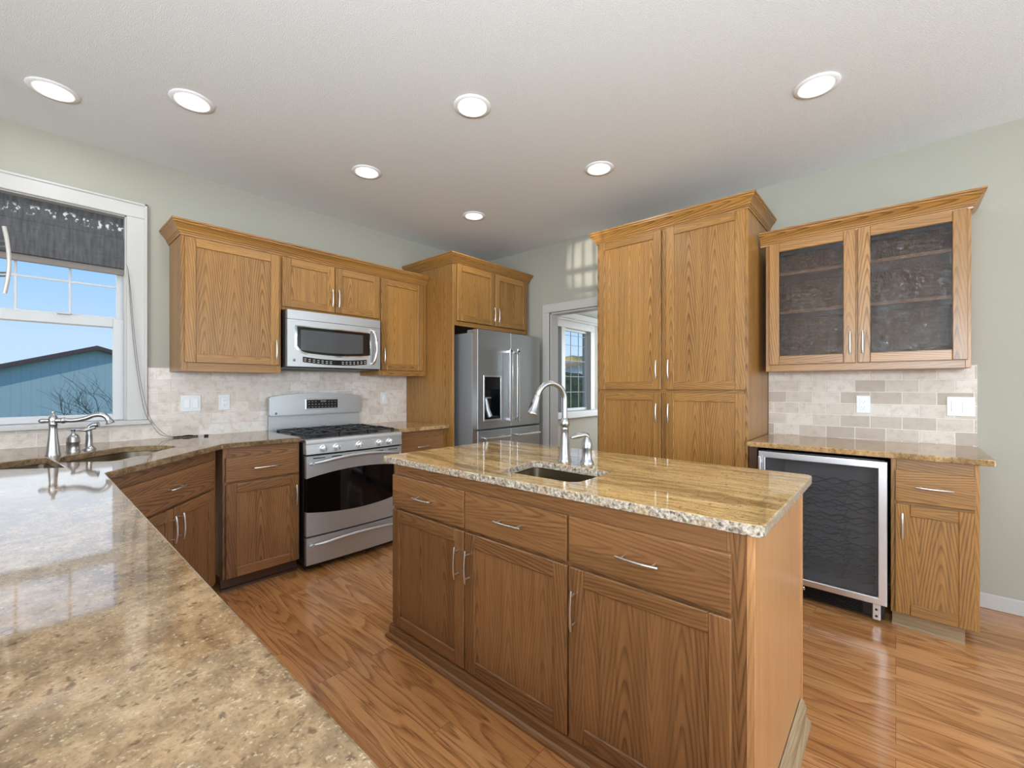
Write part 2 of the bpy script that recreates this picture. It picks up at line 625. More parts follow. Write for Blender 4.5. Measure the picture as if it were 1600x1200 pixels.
        for i in range(k - 1):
            L = (pts[i + 1] - pts[i]).length
            va = [s.bm.verts.new((*(pts[i] + offs[i] * o), z)) for o, z in prof]
            vb = [s.bm.verts.new((*(pts[i + 1] + offs[i + 1] * o), z)) for o, z in prof]
            for j in range(m):
                j2 = (j + 1) % m
                f = s.bm.faces.new((va[j], va[j2], vb[j2], vb[j]))
                pu = (plen[j], plen[j2] if j2 else plen[-1] + .05)
                for l, (u, v) in zip(f.loops, ((pu[0], run), (pu[1], run), (pu[1], run + L), (pu[0], run + L))):
                    l[s.uv].uv = (u + ou, v + ov)
                fs.append(f)
            if i == 0:
                fs.append(s.bm.faces.new(va))
            if i == k - 2:
                fs.append(s.bm.faces.new(vb))
            run += L + 1.7
            ou += 3.3
        for f in fs:
            f.material_index = mi
            f.smooth = True
        bmesh.ops.remove_doubles(s.bm, verts=list({v for f in fs for v in f.verts}), dist=1e-6)
        bmesh.ops.recalc_face_normals(s.bm, faces=[f for f in fs if f.is_valid])
        return s


def rounded(pts, r, n=5):
    out = []
    k = len(pts)
    for i in range(k):
        p0, p, p1 = Vector(pts[i - 1]), Vector(pts[i]), Vector(pts[(i + 1) % k])
        a = (p0 - p)
        b = (p1 - p)
        rr = min(r[i] if hasattr(r, '__len__') else r, a.length * .45, b.length * .45)
        if rr <= 0:
            out.append(tuple(p))
            continue
        a = p + a.normalized() * rr
        b = p + b.normalized() * rr
        for j in range(n + 1):
            t = j / n
            out.append(tuple(a * (1 - t) ** 2 + p * 2 * t * (1 - t) + b * t * t))
    return out


def rect(x0, x1, y0, y1):
    return [(x0, y0), (x1, y0), (x1, y1), (x0, y1)]


WORLD_ORIGIN = {}
ROOT = {}


def thing(name, label, cat, loc=(0, 0, 0), rotz=0, group=None, world=False, kind=None):
    o = bpy.data.objects.new(name, None)
    o.empty_display_size = .1
    COL.objects.link(o)
    o.location = loc
    o.rotation_euler = (0, 0, rotz)
    o['label'] = label
    o['category'] = cat
    if group:
        o['group'] = group
    if kind:
        o['kind'] = kind
    ROOT[o.name] = o
    if world:
        WORLD_ORIGIN[o.name] = Vector(loc)
    return o


def part(parent, name, b, mats, smooth=52, label=None):
    root = ROOT.get(parent.name) if parent else None
    if root is not None and root.name in WORLD_ORIGIN:
        bmesh.ops.translate(b.bm, verts=b.bm.verts[:], vec=-WORLD_ORIGIN[root.name])
    me = bpy.data.meshes.new(name)
    b.bm.to_mesh(me)
    b.bm.free()
    for m in (mats if isinstance(mats, (list, tuple)) else [mats]):
        me.materials.append(m)
    flags = [False] * len(me.polygons)
    me.polygons.foreach_get('use_smooth', flags)
    me.set_sharp_from_angle(angle=R(smooth))
    me.polygons.foreach_set('use_smooth', flags)
    o = bpy.data.objects.new(name, me)
    COL.objects.link(o)
    if parent is not None:
        o.parent = parent
        if root is not None:
            ROOT[o.name] = root
    if label:
        o['label'] = label
    return o


def solo(name, b, mats, label, cat, group=None, kind=None, smooth=52, origin=None):
    if origin is not None:
        bmesh.ops.translate(b.bm, verts=b.bm.verts[:], vec=-Vector(origin))
    o = part(None, name, b, mats, smooth)
    if origin is not None:
        o.location = origin
    if label:
        o['label'] = label
        o['category'] = cat
    if group:
        o['group'] = group
    if kind:
        o['kind'] = kind
    return o


def struct(name, b, mats, label, cat, parent=None):
    o = part(parent, name, b, mats)
    if parent is None:
        o['label'] = label
        o['category'] = cat
        o['kind'] = 'structure'
    return o


# ------------------------------------------------------------------ key dimensions
YA, XB, H = 3.69, 3.65, 2.743          # window/range wall, pantry wall, ceiling height
LIGHTS = [(.096, 3.145), (.577, 2.727), (1.565, 2.725), (2.582, 2.73), (1.568, 1.671), (2.584, 1.504), (2.584, .291)]
circ = lambda cx, cy, r, n=28: [(cx + r * math.cos(2 * math.pi * i / n), cy + r * math.sin(2 * math.pi * i / n)) for i in range(n)]

# ------------------------------------------------------------------ room shell
struct('floor', B().plate(rect(-3.3, 7.6, -3.3, 3.75), [], -.05, 0), M_FLOOR, 'glossy orange-brown oak strip floor', 'floor')
struct('ceiling', B().plate(rect(-3.3, XB + .12, -3.3, YA + .1), [circ(x, y, .078) for x, y in LIGHTS], H, H + .03), M_CEIL,
       'pale grey ceiling with an orange-peel texture', 'ceiling')
WX0, WX1, WZ0, WZ1 = -.735, .434, 1.045, 2.356
struct('wall_left', B().plate(rect(-3.3, XB + .12, 0, H), [rect(WX0, WX1, WZ0, WZ1)], YA, YA + .14, 'xz'), M_WALL,
       'sage green wall behind the range and window', 'wall')
DY0, DY1, DZ = 1.90, 2.70, 2.03
struct('wall_right', B().plate([(-3.3, 0), (DY0, 0), (DY0, DZ), (DY1, DZ), (DY1, 0), (YA, 0), (YA, H), (-3.3, H)], [], XB, XB + .12, 'yz'), M_WALL,
       'sage green wall behind the pantry and bar cabinets', 'wall')
struct('wall_rear', B().plate(rect(-3.3, XB + .12, 0, H), [rect(-.6, 1.7, .45, 2.45), rect(1.9, 3.4, .45, 2.45)], -3.3, -3.16, 'xz'), M_WALL,
       'sage green wall behind the camera', 'wall')
struct('wall_side', B().plate(rect(-3.3, YA, 0, H), [rect(-.9, 1.3, .65, 2.35)], -3.3, -3.18, 'yz'), M_WALL, 'sage green end wall with an invented window', 'wall')
# room beyond the doorway
FX0, FX1, FXM0, FXM1, FZ0, FZ1 = 4.3, 6.05, 5.235, 5.335, .895, 2.145
struct('wall_far', B().plate(rect(XB + .12, 7.6, 0, H), [rect(FX0, FXM0, FZ0, FZ1), rect(FXM1, FX1, FZ0, FZ1)], YA, YA + .14, 'xz'), M_WALL,
       'sage green window wall of the room beyond the doorway', 'wall')
struct('wall_beyond', B().plate(rect(.4, YA, 0, H), [], 7.48, 7.6, 'yz'), M_WALL, 'end wall of the room beyond the doorway', 'wall')
struct('wall_partition', B().plate(rect(XB + .12, 7.6, 0, H), [], .3, .42, 'xz'), M_WALL, 'near wall of the room beyond the doorway', 'wall')
struct('ceiling_far', B().plate(rect(XB + .12, 7.6, .3, YA + .14), [], H, H + .03), M_CEIL, 'ceiling of the room beyond the doorway', 'ceiling')
struct('baseboard_right', B().box(XB - .014, XB, -3.2, -.302, 0, .086, bev=.004), M_WHITE, 'white baseboard on the right wall', 'baseboard')
# cased doorway
t1 = thing('trim_1', 'white casing around the doorway left of the pantry', 'door casing', (XB, 2.3, 0), world=True, kind='structure')
b = B()
for y0, y1 in ((DY1 + .005, DY1 + .095), (DY0 - .095, DY0 - .005)):
    b.box(XB - .016, XB, y0, y1, 0, DZ + .005, bev=.004)
    b.box(XB - .022, XB, y0 if y0 > 2.3 else y1 - .03, (y0 + .03) if y0 > 2.3 else y1, 0, DZ + .005, bev=.004)
b.box(XB - .016, XB, DY0 - .095, DY1 + .095, DZ + .005, DZ + .095, bev=.004)
b.box(XB - .022, XB, DY0 - .03, DY1 + .03, DZ + .005, DZ + .03, bev=.004)
part(t1, 'casing', b, M_WHITE)
b = B()
b.box(XB, XB + .12, DY1 - .012, DY1, 0, DZ, bev=0)
b.box(XB, XB + .12, DY0, DY0 + .012, 0, DZ, bev=0)
b.box(XB, XB + .12, DY0, DY1, DZ - .012, DZ, bev=0)
part(t1, 'jamb', b, M_WHITE)


def sash(b, x0, x1, z0, z1, y0, y1, st, rt, rb):
    b.box(x0, x0 + st, y0, y1, z0, z1, bev=.003)
    b.box(x1 - st, x1, y0, y1, z0, z1, bev=.003)
    b.box(x0 + st, x1 - st, y0, y1, z0, z0 + rb, bev=.003)
    b.box(x0 + st, x1 - st, y0, y1, z1 - rt, z1, bev=.003)


# kitchen window
w = thing('window_1', 'white single-hung window over the corner sink', 'window', (-.15, YA, 1.0), world=True, kind='structure')
b = B()
for x0, x1 in ((WX1, WX1 + .104), (WX0 - .104, WX0)):
    b.box(x0, x1, YA - .018, YA, 1.048, WZ1, bev=.004)
b.box(WX0 - .104, WX1 + .104, YA - .018, YA, WZ1, WZ1 + .1, bev=.004)
b.box(WX1 + .086, WX1 + .104, YA - .026, YA, 1.048, WZ1 + .1, bev=.004)
b.box(WX0 - .104, WX1 + .104, YA - .026, YA, WZ1 + .084, WZ1 + .1, bev=.004)
part(w, 'casing', b, M_WHITE)
part(w, 'sill', B().box(WX0 - .125, WX1 + .122, YA - .05, YA + .1, 1.018, 1.048, bev=.006, seg=2), M_WHITE)
b = B()
b.box(WX0 - .001, WX0 + .006, YA, YA + .12, WZ0, WZ1, bev=0)
b.box(WX1 - .006, WX1 + .001, YA, YA + .12, WZ0, WZ1, bev=0)
b.box(WX0, WX1, YA, YA + .12, WZ1 - .006, WZ1, bev=0)
part(w, 'jamb', b, M_WHITE)
b = B()
sash(b, WX0 + .008, WX1 - .004, 1.643, WZ1 - .008, YA + .09, YA + .12, .032, .035, .07)
us = part(w, 'upper_sash', b, M_VINYL)
b = B()
x = -.033
for x in (-.473, -.253, -.033, .187):
    b.box(x - .006, x + .006, YA + .103, YA + .112, 1.712, WZ1 - .04, bev=.002)
b.box(WX0 + .04, WX1 - .036, YA + .102, YA + .111, 1.903, 1.915, bev=.002)
part(us, 'muntin', b, M_VINYL)
part(us, 'glass', B().box(WX0 + .035, WX1 - .03, YA + .105, YA + .109, 1.70, WZ1 - .04, bev=0), M_WGLASS)
b = B()
sash(b, WX0 + .008, WX1 - .004, 1.05, 1.70, YA + .06, YA + .09, .052, .055, .04)
ls = part(w, 'lower_sash', b, M_VINYL)
part(ls, 'glass', B().box(WX0 + .05, WX1 - .05, YA + .072, YA + .076, 1.08, 1.66, bev=0), M_WGLASS)
part(ls, 'latch', B().box(.13, .19, YA + .045, YA + .09, 1.70, 1.712, bev=.004), M_VINYL)

# far-room window pair
w = thing('window_2', 'white gridded window pair in the room beyond the doorway', 'window', (5.2, YA, .8), world=True, kind='structure')
b = B()
b.box(FX0 - .12, FX0, YA - .02, YA, .893, FZ1, bev=.004)
b.box(FX1, FX1 + .12, YA - .02, YA, .893, FZ1, bev=.004)
b.box(FXM0, FXM1, YA - .02, YA, .893, FZ1, bev=.004)
for xx in (FX0, FXM0, FXM1 + .006, FX1):
    b.box(xx - .006, xx, YA, YA + .1, FZ0, FZ1, bev=0)
b.box(FX0 - .12, FX1 + .12, YA - .02, YA, FZ1, 2.25, bev=.004)
b.box(FX0 - .2, FX1 + .5, YA - .09, YA, 2.28, 2.36, bev=.006)
b.box(FX0 - .2, FX1 + .5, YA - .06, YA, 2.25, 2.28, bev=.004)
part(w, 'casing', b, M_WHITE)
part(w, 'sill', B().box(FX0 - .2, 7.45, YA - .07, YA + .05, .79, .893, bev=.006), M_WHITE)
for x0, x1 in ((FX0, FXM0), (FXM1, FX1)):
    b = B()
    sash(b, x0, x1, FZ0, FZ1, YA + .04, YA + .08, .035, .035, .04)
    s_ = part(w, 'window_frame', b, M_VINYL)
    b = B()
    n = 3
    for i in range(1, n):
        xx = x0 + .035 + (x1 - x0 - .07) * i / n
        b.box(xx - .004, xx + .004, YA + .05, YA + .06, FZ0 + .03, FZ1 - .03, bev=0)
    for zz in (1.18, 1.42, 1.66, 1.90, 2.05):
        b.box(x0 + .03, x1 - .03, YA + .05, YA + .06, zz - .004, zz + .004, bev=0)
    part(s_, 'muntin', b, MT('grid_grey', C(150, 150, 150), .5).m)
    part(s_, 'glass', B().box(x0 + .03, x1 - .03, YA + .061, YA + .064, FZ0 + .03, FZ1 - .03, bev=0), M_WGLASS)
# invented rear and side windows (behind the camera) that let the light in
for i, (axis, a0, a1, z0, z1) in enumerate((('x', -.6, 1.7, .45, 2.45), ('x', 1.9, 3.4, .45, 2.45), ('y', -.9, 1.3, .65, 2.35))):
    w = thing('window_%d' % (i + 3), 'invented white framed window in the room behind the peninsula', 'window', (0, 0, 0), kind='structure')
    b = B()
    sash(b, a0, a1, z0, z1, -3.27, -3.22, .05, .05, .05)
    mid_ = (a0 + a1) / 2
    b.box(mid_ - .025, mid_ + .025, -3.27, -3.22, z0, z1, bev=.003)
    if axis == 'y':
        for zz in (1.5, 1.90, 2.065):
            b.box(a0, a1, -3.25, -3.235, zz - .026, zz + .026, bev=0)
        for k in range(1, 22):  # close-set bars added to break the sun glint into panes
            xx = a0 + (a1 - a0) * k / 22
            b.box(xx - .010, xx + .010, -3.25, -3.235, z0, z1, bev=0)
        bmesh.ops.rotate(b.bm, verts=b.bm.verts[:], cent=(0, 0, 0), matrix=Matrix(((0, 1, 0), (1, 0, 0), (0, 0, 1))))
        bmesh.ops.recalc_face_normals(b.bm, faces=b.bm.faces[:])
    part(w, 'window_frame', b, M_VINYL)

# ------------------------------------------------------------------ tile backsplashes
solo('tile_backsplash', B().plate([(-.62, .921), (2.552, .921), (2.552, 1.39), (.541, 1.39), (.541, 1.016), (-.62, 1.016)], [], YA - .010, YA - .0005, 'xz').box(-.62, 1.25, YA - .0165, YA - .0098, .9165, .9245, 0, .002).box(2.028, 2.552, YA - .0165, YA - .0098, .9165, .9245, 0, .002),
     M_TILE, 'beige travertine subway tile backsplash behind the range and under the window', 'backsplash')
solo('tile_backsplash', B().plate(rect(-.351, .700, .921, 1.392), [], XB - .010, XB - .0005, 'yz').box(XB - .0165, XB - .0098, -.350, .697, .9165, .9245, 1, .002),
     M_TILEB, 'mottled travertine subway tile backsplash above the wine cooler counter', 'backsplash')


# ------------------------------------------------------------------ cabinet helpers (local frame: front faces -y, x to the viewer's right)
def pull(parent, cx, cz, vertical, L=.135, y=-.021):
    b = B()
    pts = []
    for i in range(11):
        s = (i / 10 - .5) * L
        o = y - .024 - .007 * (1 - (2 * s / L) ** 2)
        pts.append((cx, o, cz + s) if vertical else (cx + s, o, cz))
    b.tube(pts, [.0042] + [.0052] * 9 + [.0042], 8)
    for s in (-.36 * L, .36 * L):
        p = (cx, y, cz + s) if vertical else (cx + s, y, cz)
        q = (cx, y - .027, cz + s) if vertical else (cx + s, y - .027, cz)
        b.tube([p, q], .0042, 8)
    return part(parent, 'handle', b, M_PULL, label=None)


def door(T, x0, x1, z0, z1, m, hx=None, hz=None, glass=False, sw=.058):
    b = B()
    b.box(x0, x0 + sw, -.02, -.001, z0, z1, 2, .003)
    b.box(x1 - sw, x1, -.02, -.001, z0, z1, 2, .003)
    b.box(x0 + sw, x1 - sw, -.02, -.001, z0, z0 + sw, 0, .003)
    b.box(x0 + sw, x1 - sw, -.02, -.001, z1 - sw, z1, 0, .003)
    d = part(T, 'door', b, m)
    if glass:
        part(d, 'glass_pane', B().box(x0 + sw - .004, x1 - sw + .004, -.012, -.008, z0 + sw - .004, z1 - sw + .004, bev=0), M_CGLASS)
    else:
        part(d, 'panel', B().box(x0 + sw - .003, x1 - sw + .003, -.0125, -.003, z0 + sw - .003, z1 - sw + .003, 2, 0), m)
    if hx is not None:
        pull(d, hx, hz, True)
    return d


def drawer(T, x0, x1, z0, z1, m, handle=True, hz=None):
    d = part(T, 'drawer', B().box(x0, x1, -.02, -.001, z0, z1, 0, .004, seg=2), m)
    if handle:
        pull(d, (x0 + x1) / 2, hz or (z0 + z1) / 2, False)
    return d


def carcass(T, x0, x1, depth, z0, z1, m, mi_=None, top=True, back=True, name='carcass'):
    b = B()
    t = .018
    b.box(x0, x0 + t, .019, depth, z0, z1, 2, .001)
    b.box(x1 - t, x1, .019, depth, z0, z1, 2, .001)
    b.box(x0 + t, x1 - t, .019, depth, z0, z0 + t, 0, 0)
    if top:
        b.box(x0 + t, x1 - t, .019, depth, z1 - t, z1, 0, 0)
    if back:
        b.box(x0 + t, x1 - t, depth - .008, depth, z0 + t, z1 - (t if top else 0), 2, 0)
    return part(T, name, b, mi_ or m)


def frame(T, x0, x1, z0, z1, m, cuts=(), rails=(), sl=.04, sr=.04, rt=.045, rb=.045):
    """face frame with stiles at the ends and at cuts, rails at rails"""
    b = B()
    b.box(x0, x0 + sl, 0, .019, z0, z1, 2, .0015)
    b.box(x1 - sr, x1, 0, .019, z0, z1, 2, .0015)
    b.box(x0 + sl, x1 - sr, 0, .019, z1 - rt, z1, 0, .001)
    b.box(x0 + sl, x1 - sr, 0, .019, z0, z0 + rb, 0, .001)
    for c in cuts:
        b.box(c - .02, c + .02, .0005, .019, z0 + rb, z1 - rt, 2, .001)
    for r in rails:
        b.box(x0 + sl, x1 - sr, .0003, .019, r - .02, r + .02, 0, .001)
    return part(T, 'face_frame', b, m)


CROWN = [(0, 0), (.006, 0), (.008, .010), (.013, .014), (.013, .021), (.018, .025), (.022, .036), (.031, .050), (.043, .062), (.047, .066), (.047, .074), (.054, .078), (.054, .088), (0, .088)]


def crown(path, z, m, T=None, name='crown_molding', label=None, world_shift=None):
    b = B().sweep([(o, z + h) for o, h in CROWN], path)
    if T is not None:
        return part(T, name, b, m, 25)
    return solo(name, b, m, label, 'crown molding', smooth=25, origin=(path[0][0], path[0][1], z))


# ------------------------------------------------------------------ upper cabinets on the range wall
YU = 3.36
DU = YA - YU - .011
T = thing('wall_cabinet', 'golden oak single-door wall cabinet beside the window', 'cabinet', (.653, YU, 0), group='oak wall cabinets over the range')
carcass(T, 0, .592, DU, 1.364, 2.232, M_OAK)
frame(T, 0, .592, 1.364, 2.232, M_OAK, sl=.035, sr=.03, rb=.06)
door(T, .018, .576, 1.418, 2.214, M_OAK, .547, 1.53)
T = thing('wall_cabinet', 'short golden oak two-door wall cabinet above the microwave', 'cabinet', (1.246, YU, 0), group='oak wall cabinets over the range')
carcass(T, 0, .799, DU, 1.829, 2.232, M_OAK)
frame(T, 0, .799, 1.829, 2.232, M_OAK, cuts=(.4,), rb=.04)
door(T, .004, .396, 1.851, 2.214, M_OAK, .368, 1.963)
door(T, .403, .795, 1.851, 2.214, M_OAK, .420, 1.963)
T = thing('wall_cabinet', 'golden oak single-door wall cabinet between microwave and refrigerator panel', 'cabinet', (2.046, YU, 0), group='oak wall cabinets over the range')
carcass(T, 0, .505, DU, 1.364, 2.232, M_OAK)
frame(T, 0, .505, 1.364, 2.232, M_OAK, rb=.055)
door(T, .013, .455, 1.41, 2.214, M_OAK, .03, 1.535)
crown([(.653, YA), (.653, YU), (2.552, YU)], 2.222, M_OAK, label='oak crown molding along the tops of the three range wall cabinets')

# ------------------------------------------------------------------ refrigerator surround cabinet
YFC = 2.98
T = thing('refrigerator_cabinet', 'oak cabinet with tall side panel built over the refrigerator', 'cabinet', (2.556, YFC, 0))
DF = YA - YFC - .001
b = B().box(0, .022, .0, DF, 0, 2.39, 2, .0015)
part(T, 'side_panel', b, M_OAK)
b = B()
b.box(.022, .042, .019, DF, 1.83, 2.39, 2, 0)
b.box(1.030, 1.05, .019, DF, 1.83, 2.39, 2, .001)
b.box(.042, 1.030, .019, DF, 1.83, 1.848, 0, 0)
b.box(.042, 1.030, .019, DF, 2.37, 2.388, 0, 0)
part(T, 'carcass', b, M_OAK)
frame(T, .022, 1.05, 1.82, 2.39, M_OAK, cuts=(.533,), sl=.03, sr=.03, rt=.03, rb=.04)
door(T, .044, .528, 1.862, 2.378, M_OAK, .504, 1.97)
door(T, .540, 1.022, 1.862, 2.378, M_OAK, .564, 1.97)
crown([(0, DF), (0, 0), (1.05, 0), (1.05, DF)], 2.376, M_OAK, T)

# ------------------------------------------------------------------ base cabinets on the range wall
YBA = 3.06
T = thing('base_cabinet', 'shade-darkened oak base cabinet with one drawer and one door left of the range', 'cabinet', (.80, YBA, 0))
DB = YA - YBA - .012
carcass(T, 0, .452, DB, .085, .887, M_OAK_SHADE, top=False)
frame(T, -.0, .452, .085, .887, M_OAK_SHADE, rails=(.671,), sl=.03, sr=.022, rt=.095, rb=.03)
drawer(T, .012, .444, .679, .829, M_OAK_SHADE, hz=.752)
door(T, .012, .444, .09, .664, M_OAK_SHADE, .418, .537)
b = B().box(0, .452, .045, .06, 0, .084, 0, .001)
b.sweep([(0, 0), (.014, 0), (.012, .012), (.0, .018)], [(0, .045), (.452, .045)])
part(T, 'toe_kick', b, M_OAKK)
T = thing('base_cabinet', 'shade-darkened oak base cabinet in the gap between range and refrigerator panel', 'cabinet', (2.028, YBA, 0))
carcass(T, 0, .49, DB, .085, .887, M_OAK_SHADE, top=False)
frame(T, 0, .49, .085, .887, M_OAK_SHADE, rails=(.671,), rt=.095, rb=.03)
drawer(T, .012, .478, .679, .829, M_OAK_SHADE, hz=.752)
door(T, .012, .478, .09, .664, M_OAK_SHADE, .04, .537)
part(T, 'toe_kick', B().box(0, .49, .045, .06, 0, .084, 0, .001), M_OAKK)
part(T, 'filler_strip', B().box(.492, .526, .012, .03, 0, .887, 2, .001), M_OAK)

# diagonal sink base
ang = math.atan2(3.05 - 2.367, .79 - .215)
tx, ty = math.cos(ang), math.sin(ang)
nx, ny = ty, -tx
ox, oy = .215 - nx * .03, 2.367 - ny * .03
T = thing('sink_base_cabinet', 'shade-darkened oak corner sink cabinet set at an angle, with two doors', 'cabinet', (ox, oy, 0), ang)
frame(T, .0, .865, .085, .887, M_OAK_SHADE, cuts=(.46,), rails=(.653,), sl=.07, sr=.03, rt=.095, rb=.03)
part(T, 'drawer', B().box(.075, .843, -.02, -.001, .664, .829, 0, .004, seg=2), M_OAK_SHADE)
pull(T.children[-1] if T.children[-1].name.startswith('drawer') else [c for c in T.children if c.name.startswith('drawer')][0], .459, .755, False)
door(T, .075, .455, .09, .652, M_OAK_SHADE, .428, .55)
door(T, .462, .843, .09, .652, M_OAK_SHADE, .492, .55)
b = B()
b.box(.0, .02, .02, .3, .085, .887, 2, 0)
b.box(.845, .865, .02, .06, .085, .887, 2, 0)
b.box(.02, .845, .02, .3, .085, .103, 0, 0)
part(T, 'carcass', b, M_OAK_SHADE)
b = B().box(0, .86, .045, .06, 0, .084, 0, .001)
b.sweep([(0, 0), (.014, 0), (.012, .012), (.0, .018)], [(0, .045), (.86, .045)])
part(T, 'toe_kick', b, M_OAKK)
part(T, 'corner_stile', B().box(.866, .885, -.004, .025, .085, .887, 2, .002), M_OAK_SHADE)

# peninsula cabinet
T = thing('peninsula_cabinet', 'shade-darkened oak cabinet run under the long peninsula counter', 'cabinet', (.17, -.08, 0), R(90))
LP = 2.40
carcass(T, 0, LP, .62, .085, .887, M_OAK_SHADE, top=False)
frame(T, 0, LP, .085, .887, M_OAK_SHADE, cuts=(.6, 1.2, 1.8), rails=(.671,), rt=.095, rb=.03)
for i in range(4):
    drawer(T, .012 + i * .6, .588 + i * .6, .679, .829, M_OAK_SHADE)
    door(T, .012 + i * .6, .588 + i * .6, .09, .664, M_OAK_SHADE, .05 + i * .6, .537)
part(T, 'toe_kick', B().box(0, LP, .05, .065, 0, .084, 0, .001), M_OAKK)

# ------------------------------------------------------------------ countertops
ZC, TH = .92, .031


def slab(name, outer, holes, r, label, mat, loc, edge=None):
    b = B().plate(rounded(outer, r), holes, ZC - TH, ZC, 'xy', .004, 0, 0 if edge is None else 1, 2)
    return solo(name, b, [mat, edge or mat], label, 'countertop', origin=loc, smooth=40)


BOWL1 = rounded([(.116, 2.650), (.095, 2.90), (.070, 3.122), (-.072, 3.036), (-.33, 3.0), (-.35, 2.85), (-.07, 2.795)], [.02, 0, .05, .02, .06, .06, .05])
BOWL2 = rounded([(.275, 2.702), (.104, 2.855), (.125, 3.075), (.385, 3.319), (.515, 3.255), (.602, 3.112)], [.05, .03, .04, .09, .06, .09])
slab('countertop', [(-.62, 3.679), (1.254, 3.679), (1.254, 3.028), (.795, 3.028), (.215, 2.367), (.215, -.12), (-.62, -.12)],
     [BOWL1, BOWL2], [0, 0, .012, .05, .02, .02, .02], 'polished tan granite counter running from the range round the corner sink to the foreground', M_GRA_P, (0, 2, ZC - TH))
slab('countertop', [(2.024, 3.679), (2.554, 3.679), (2.554, 3.02), (2.024, 3.02)], [], [0, 0, .008, .008],
     'small golden granite counter between the range and the refrigerator panel', M_GRA_B, (2.3, 3.3, ZC - TH))
slab('countertop', [(XB - .011, .698), (XB - .011, -.352), (3.012, -.352), (3.012, .698)], [], [0, 0, .01, 0],
     'golden granite bar counter above the wine cooler', M_GRA_B, (3.3, .2, ZC - TH))
ISINK = rounded([(1.300, 1.218), (1.585, 1.262), (1.575, .858), (1.310, .858)], .05)
slab('countertop', [(1.185, 1.915), (2.04, 1.915), (2.04, .242), (1.205, .242)], [ISINK], [.02, .02, .03, .025],
     'golden streaked granite island top with a small sink cut-out', M_GRA_I, (1.6, 1.0, ZC - TH), M_GRA_E)


def basin(b, loop, z0, depth, inset=.012):
    cx = sum(p[0] for p in loop) / len(loop)
    cy = sum(p[1] for p in loop) / len(loop)
    levels = [(1.03, 0), (1.03, -.001), (1.0, -.002), (.985, -depth * .8), (.95, -depth * .95), (.85, -depth)]
    rings = [[b.bm.verts.new((cx + (p[0] - cx) * k, cy + (p[1] - cy) * k, z0 + dz)) for p in loop] for k, dz in levels]
    n = len(loop)
    for i in range(len(levels) - 1):
        for j in range(n):
            b.bm.faces.new((rings[i][j], rings[i][(j + 1) % n], rings[i + 1][(j + 1) % n], rings[i + 1][j]))
    es = [b.bm.edges.get((rings[-1][j], rings[-1][(j + 1) % n])) for j in range(n)]
    bmesh.ops.triangle_fill(b.bm, use_beauty=True, edges=es)
    for f in b.bm.faces:
        f.smooth = True
    bmesh.ops.recalc_face_normals(b.bm, faces=b.bm.faces[:])
    return cx, cy


def drain(T, cx, cy, z):
    part(T, 'drain', B().lathe([(.042, z), (.042, z + .004), (.03, z + .005), (.026, z + .001), (.004, z + .001)], (cx, cy, 0), 24), M_CHROME)


T = thing('undermount_sink', 'double-bowl corner sink set under the counter by the window', 'sink', (.1, 2.95, .70), world=True)
for lp in (BOWL1, BOWL2):
    b = B()
    c = basin(b, lp, ZC - TH - .0005, .18)
    part(T, 'bowl', b, M_SINK, 50)
    drain(T, c[0], c[1], ZC - TH - .1805)
T = thing('undermount_sink', 'small rectangular prep sink set into the island top', 'sink', (1.45, 1.05, .70), world=True)
b = B()
c = basin(b, ISINK, ZC - TH - .0005, .17)
part(T, 'bowl', b, M_SINK, 50)
drain(T, c[0], c[1], ZC - TH - .1705)


# ------------------------------------------------------------------ faucets
def arc_pts(c, r, a0, a1, d, n=14):
    return [Vector(c) + Vector(d) * (r * math.cos(a)) + Vector((0, 0, r * math.sin(a))) for a in [a0 + (a1 - a0) * i / n for i in range(n + 1)]]


def smooth_path(pts, n=6):
    P = [Vector(p) for p in pts]
    P = [P[0] * 2 - P[1]] + P + [P[-1] * 2 - P[-2]]
    out = []
    for i in range(1, len(P) - 2):
        for j in range(n):
            t = j / n
            a, b_, c, d = P[i - 1], P[i], P[i + 1], P[i + 2]
            out.append(.5 * ((2 * b_) + (-a + c) * t + (2 * a - 5 * b_ + 4 * c - d) * t * t + (-a + 3 * b_ - 3 * c + d) * t ** 3))
    out.append(P[-2])
    return out


# island faucet
fx, fy = 1.665, 1.150
T = thing('gooseneck_faucet', 'brushed nickel gooseneck faucet at the island sink', 'faucet', (fx, fy, ZC), world=True)
part(T, 'body', B().lathe([(.031, .92), (.031, .926), (.027, .934), (.0245, .95), (.021, 1.0), (.0185, 1.045), (.0175, 1.062), (.0195, 1.066), (.0195, 1.072), (.017, 1.077),
                           (.021, 1.083), (.0235, 1.095), (.021, 1.108), (.0165, 1.116), (.0135, 1.12)], (fx, fy, 0)), M_NICK)
d = Vector((-.165, .052, 0)).normalized()
r_ = .0775
cz = 1.203
pts = [Vector((fx, fy, 1.115)), Vector((fx, fy, 1.16))]
cc = Vector((fx, fy, cz)) + d * r_
pts += [cc - d * (r_ * math.cos(a)) + Vector((0, 0, r_ * math.sin(a))) for a in [R(165) * i / 16 for i in range(17)]]
part(T, 'spout', B().tube(pts, .0125, 16), M_NICK)
tip = pts[-1]
dirn = (pts[-1] - pts[-2]).normalized()
hp = [tip - dirn * .004, tip, tip + dirn * .012, tip + dirn * .05, tip + dirn * .075, tip + dirn * .08, tip + dirn * .086, tip + dirn * .09]
sp = part(T, 'spray_head', B().tube(hp, [.0125, .0145, .0145, .019, .0225, .025, .025, .021], 18), M_NICK)
side = Vector((d.x, d.y, 0))
q = tip + dirn * .045 + side * .018
part(sp, 'spray_button', B().tube([q - dirn * .018, q - dirn * .01, q + dirn * .012, q + dirn * .02], [.003, .006, .006, .003], 8), M_DARK)
hx, hy = 1.678, 1.038
T = thing('faucet_lever', 'brushed nickel single lever valve beside the island gooseneck faucet', 'faucet handle', (hx, hy, ZC), world=True)
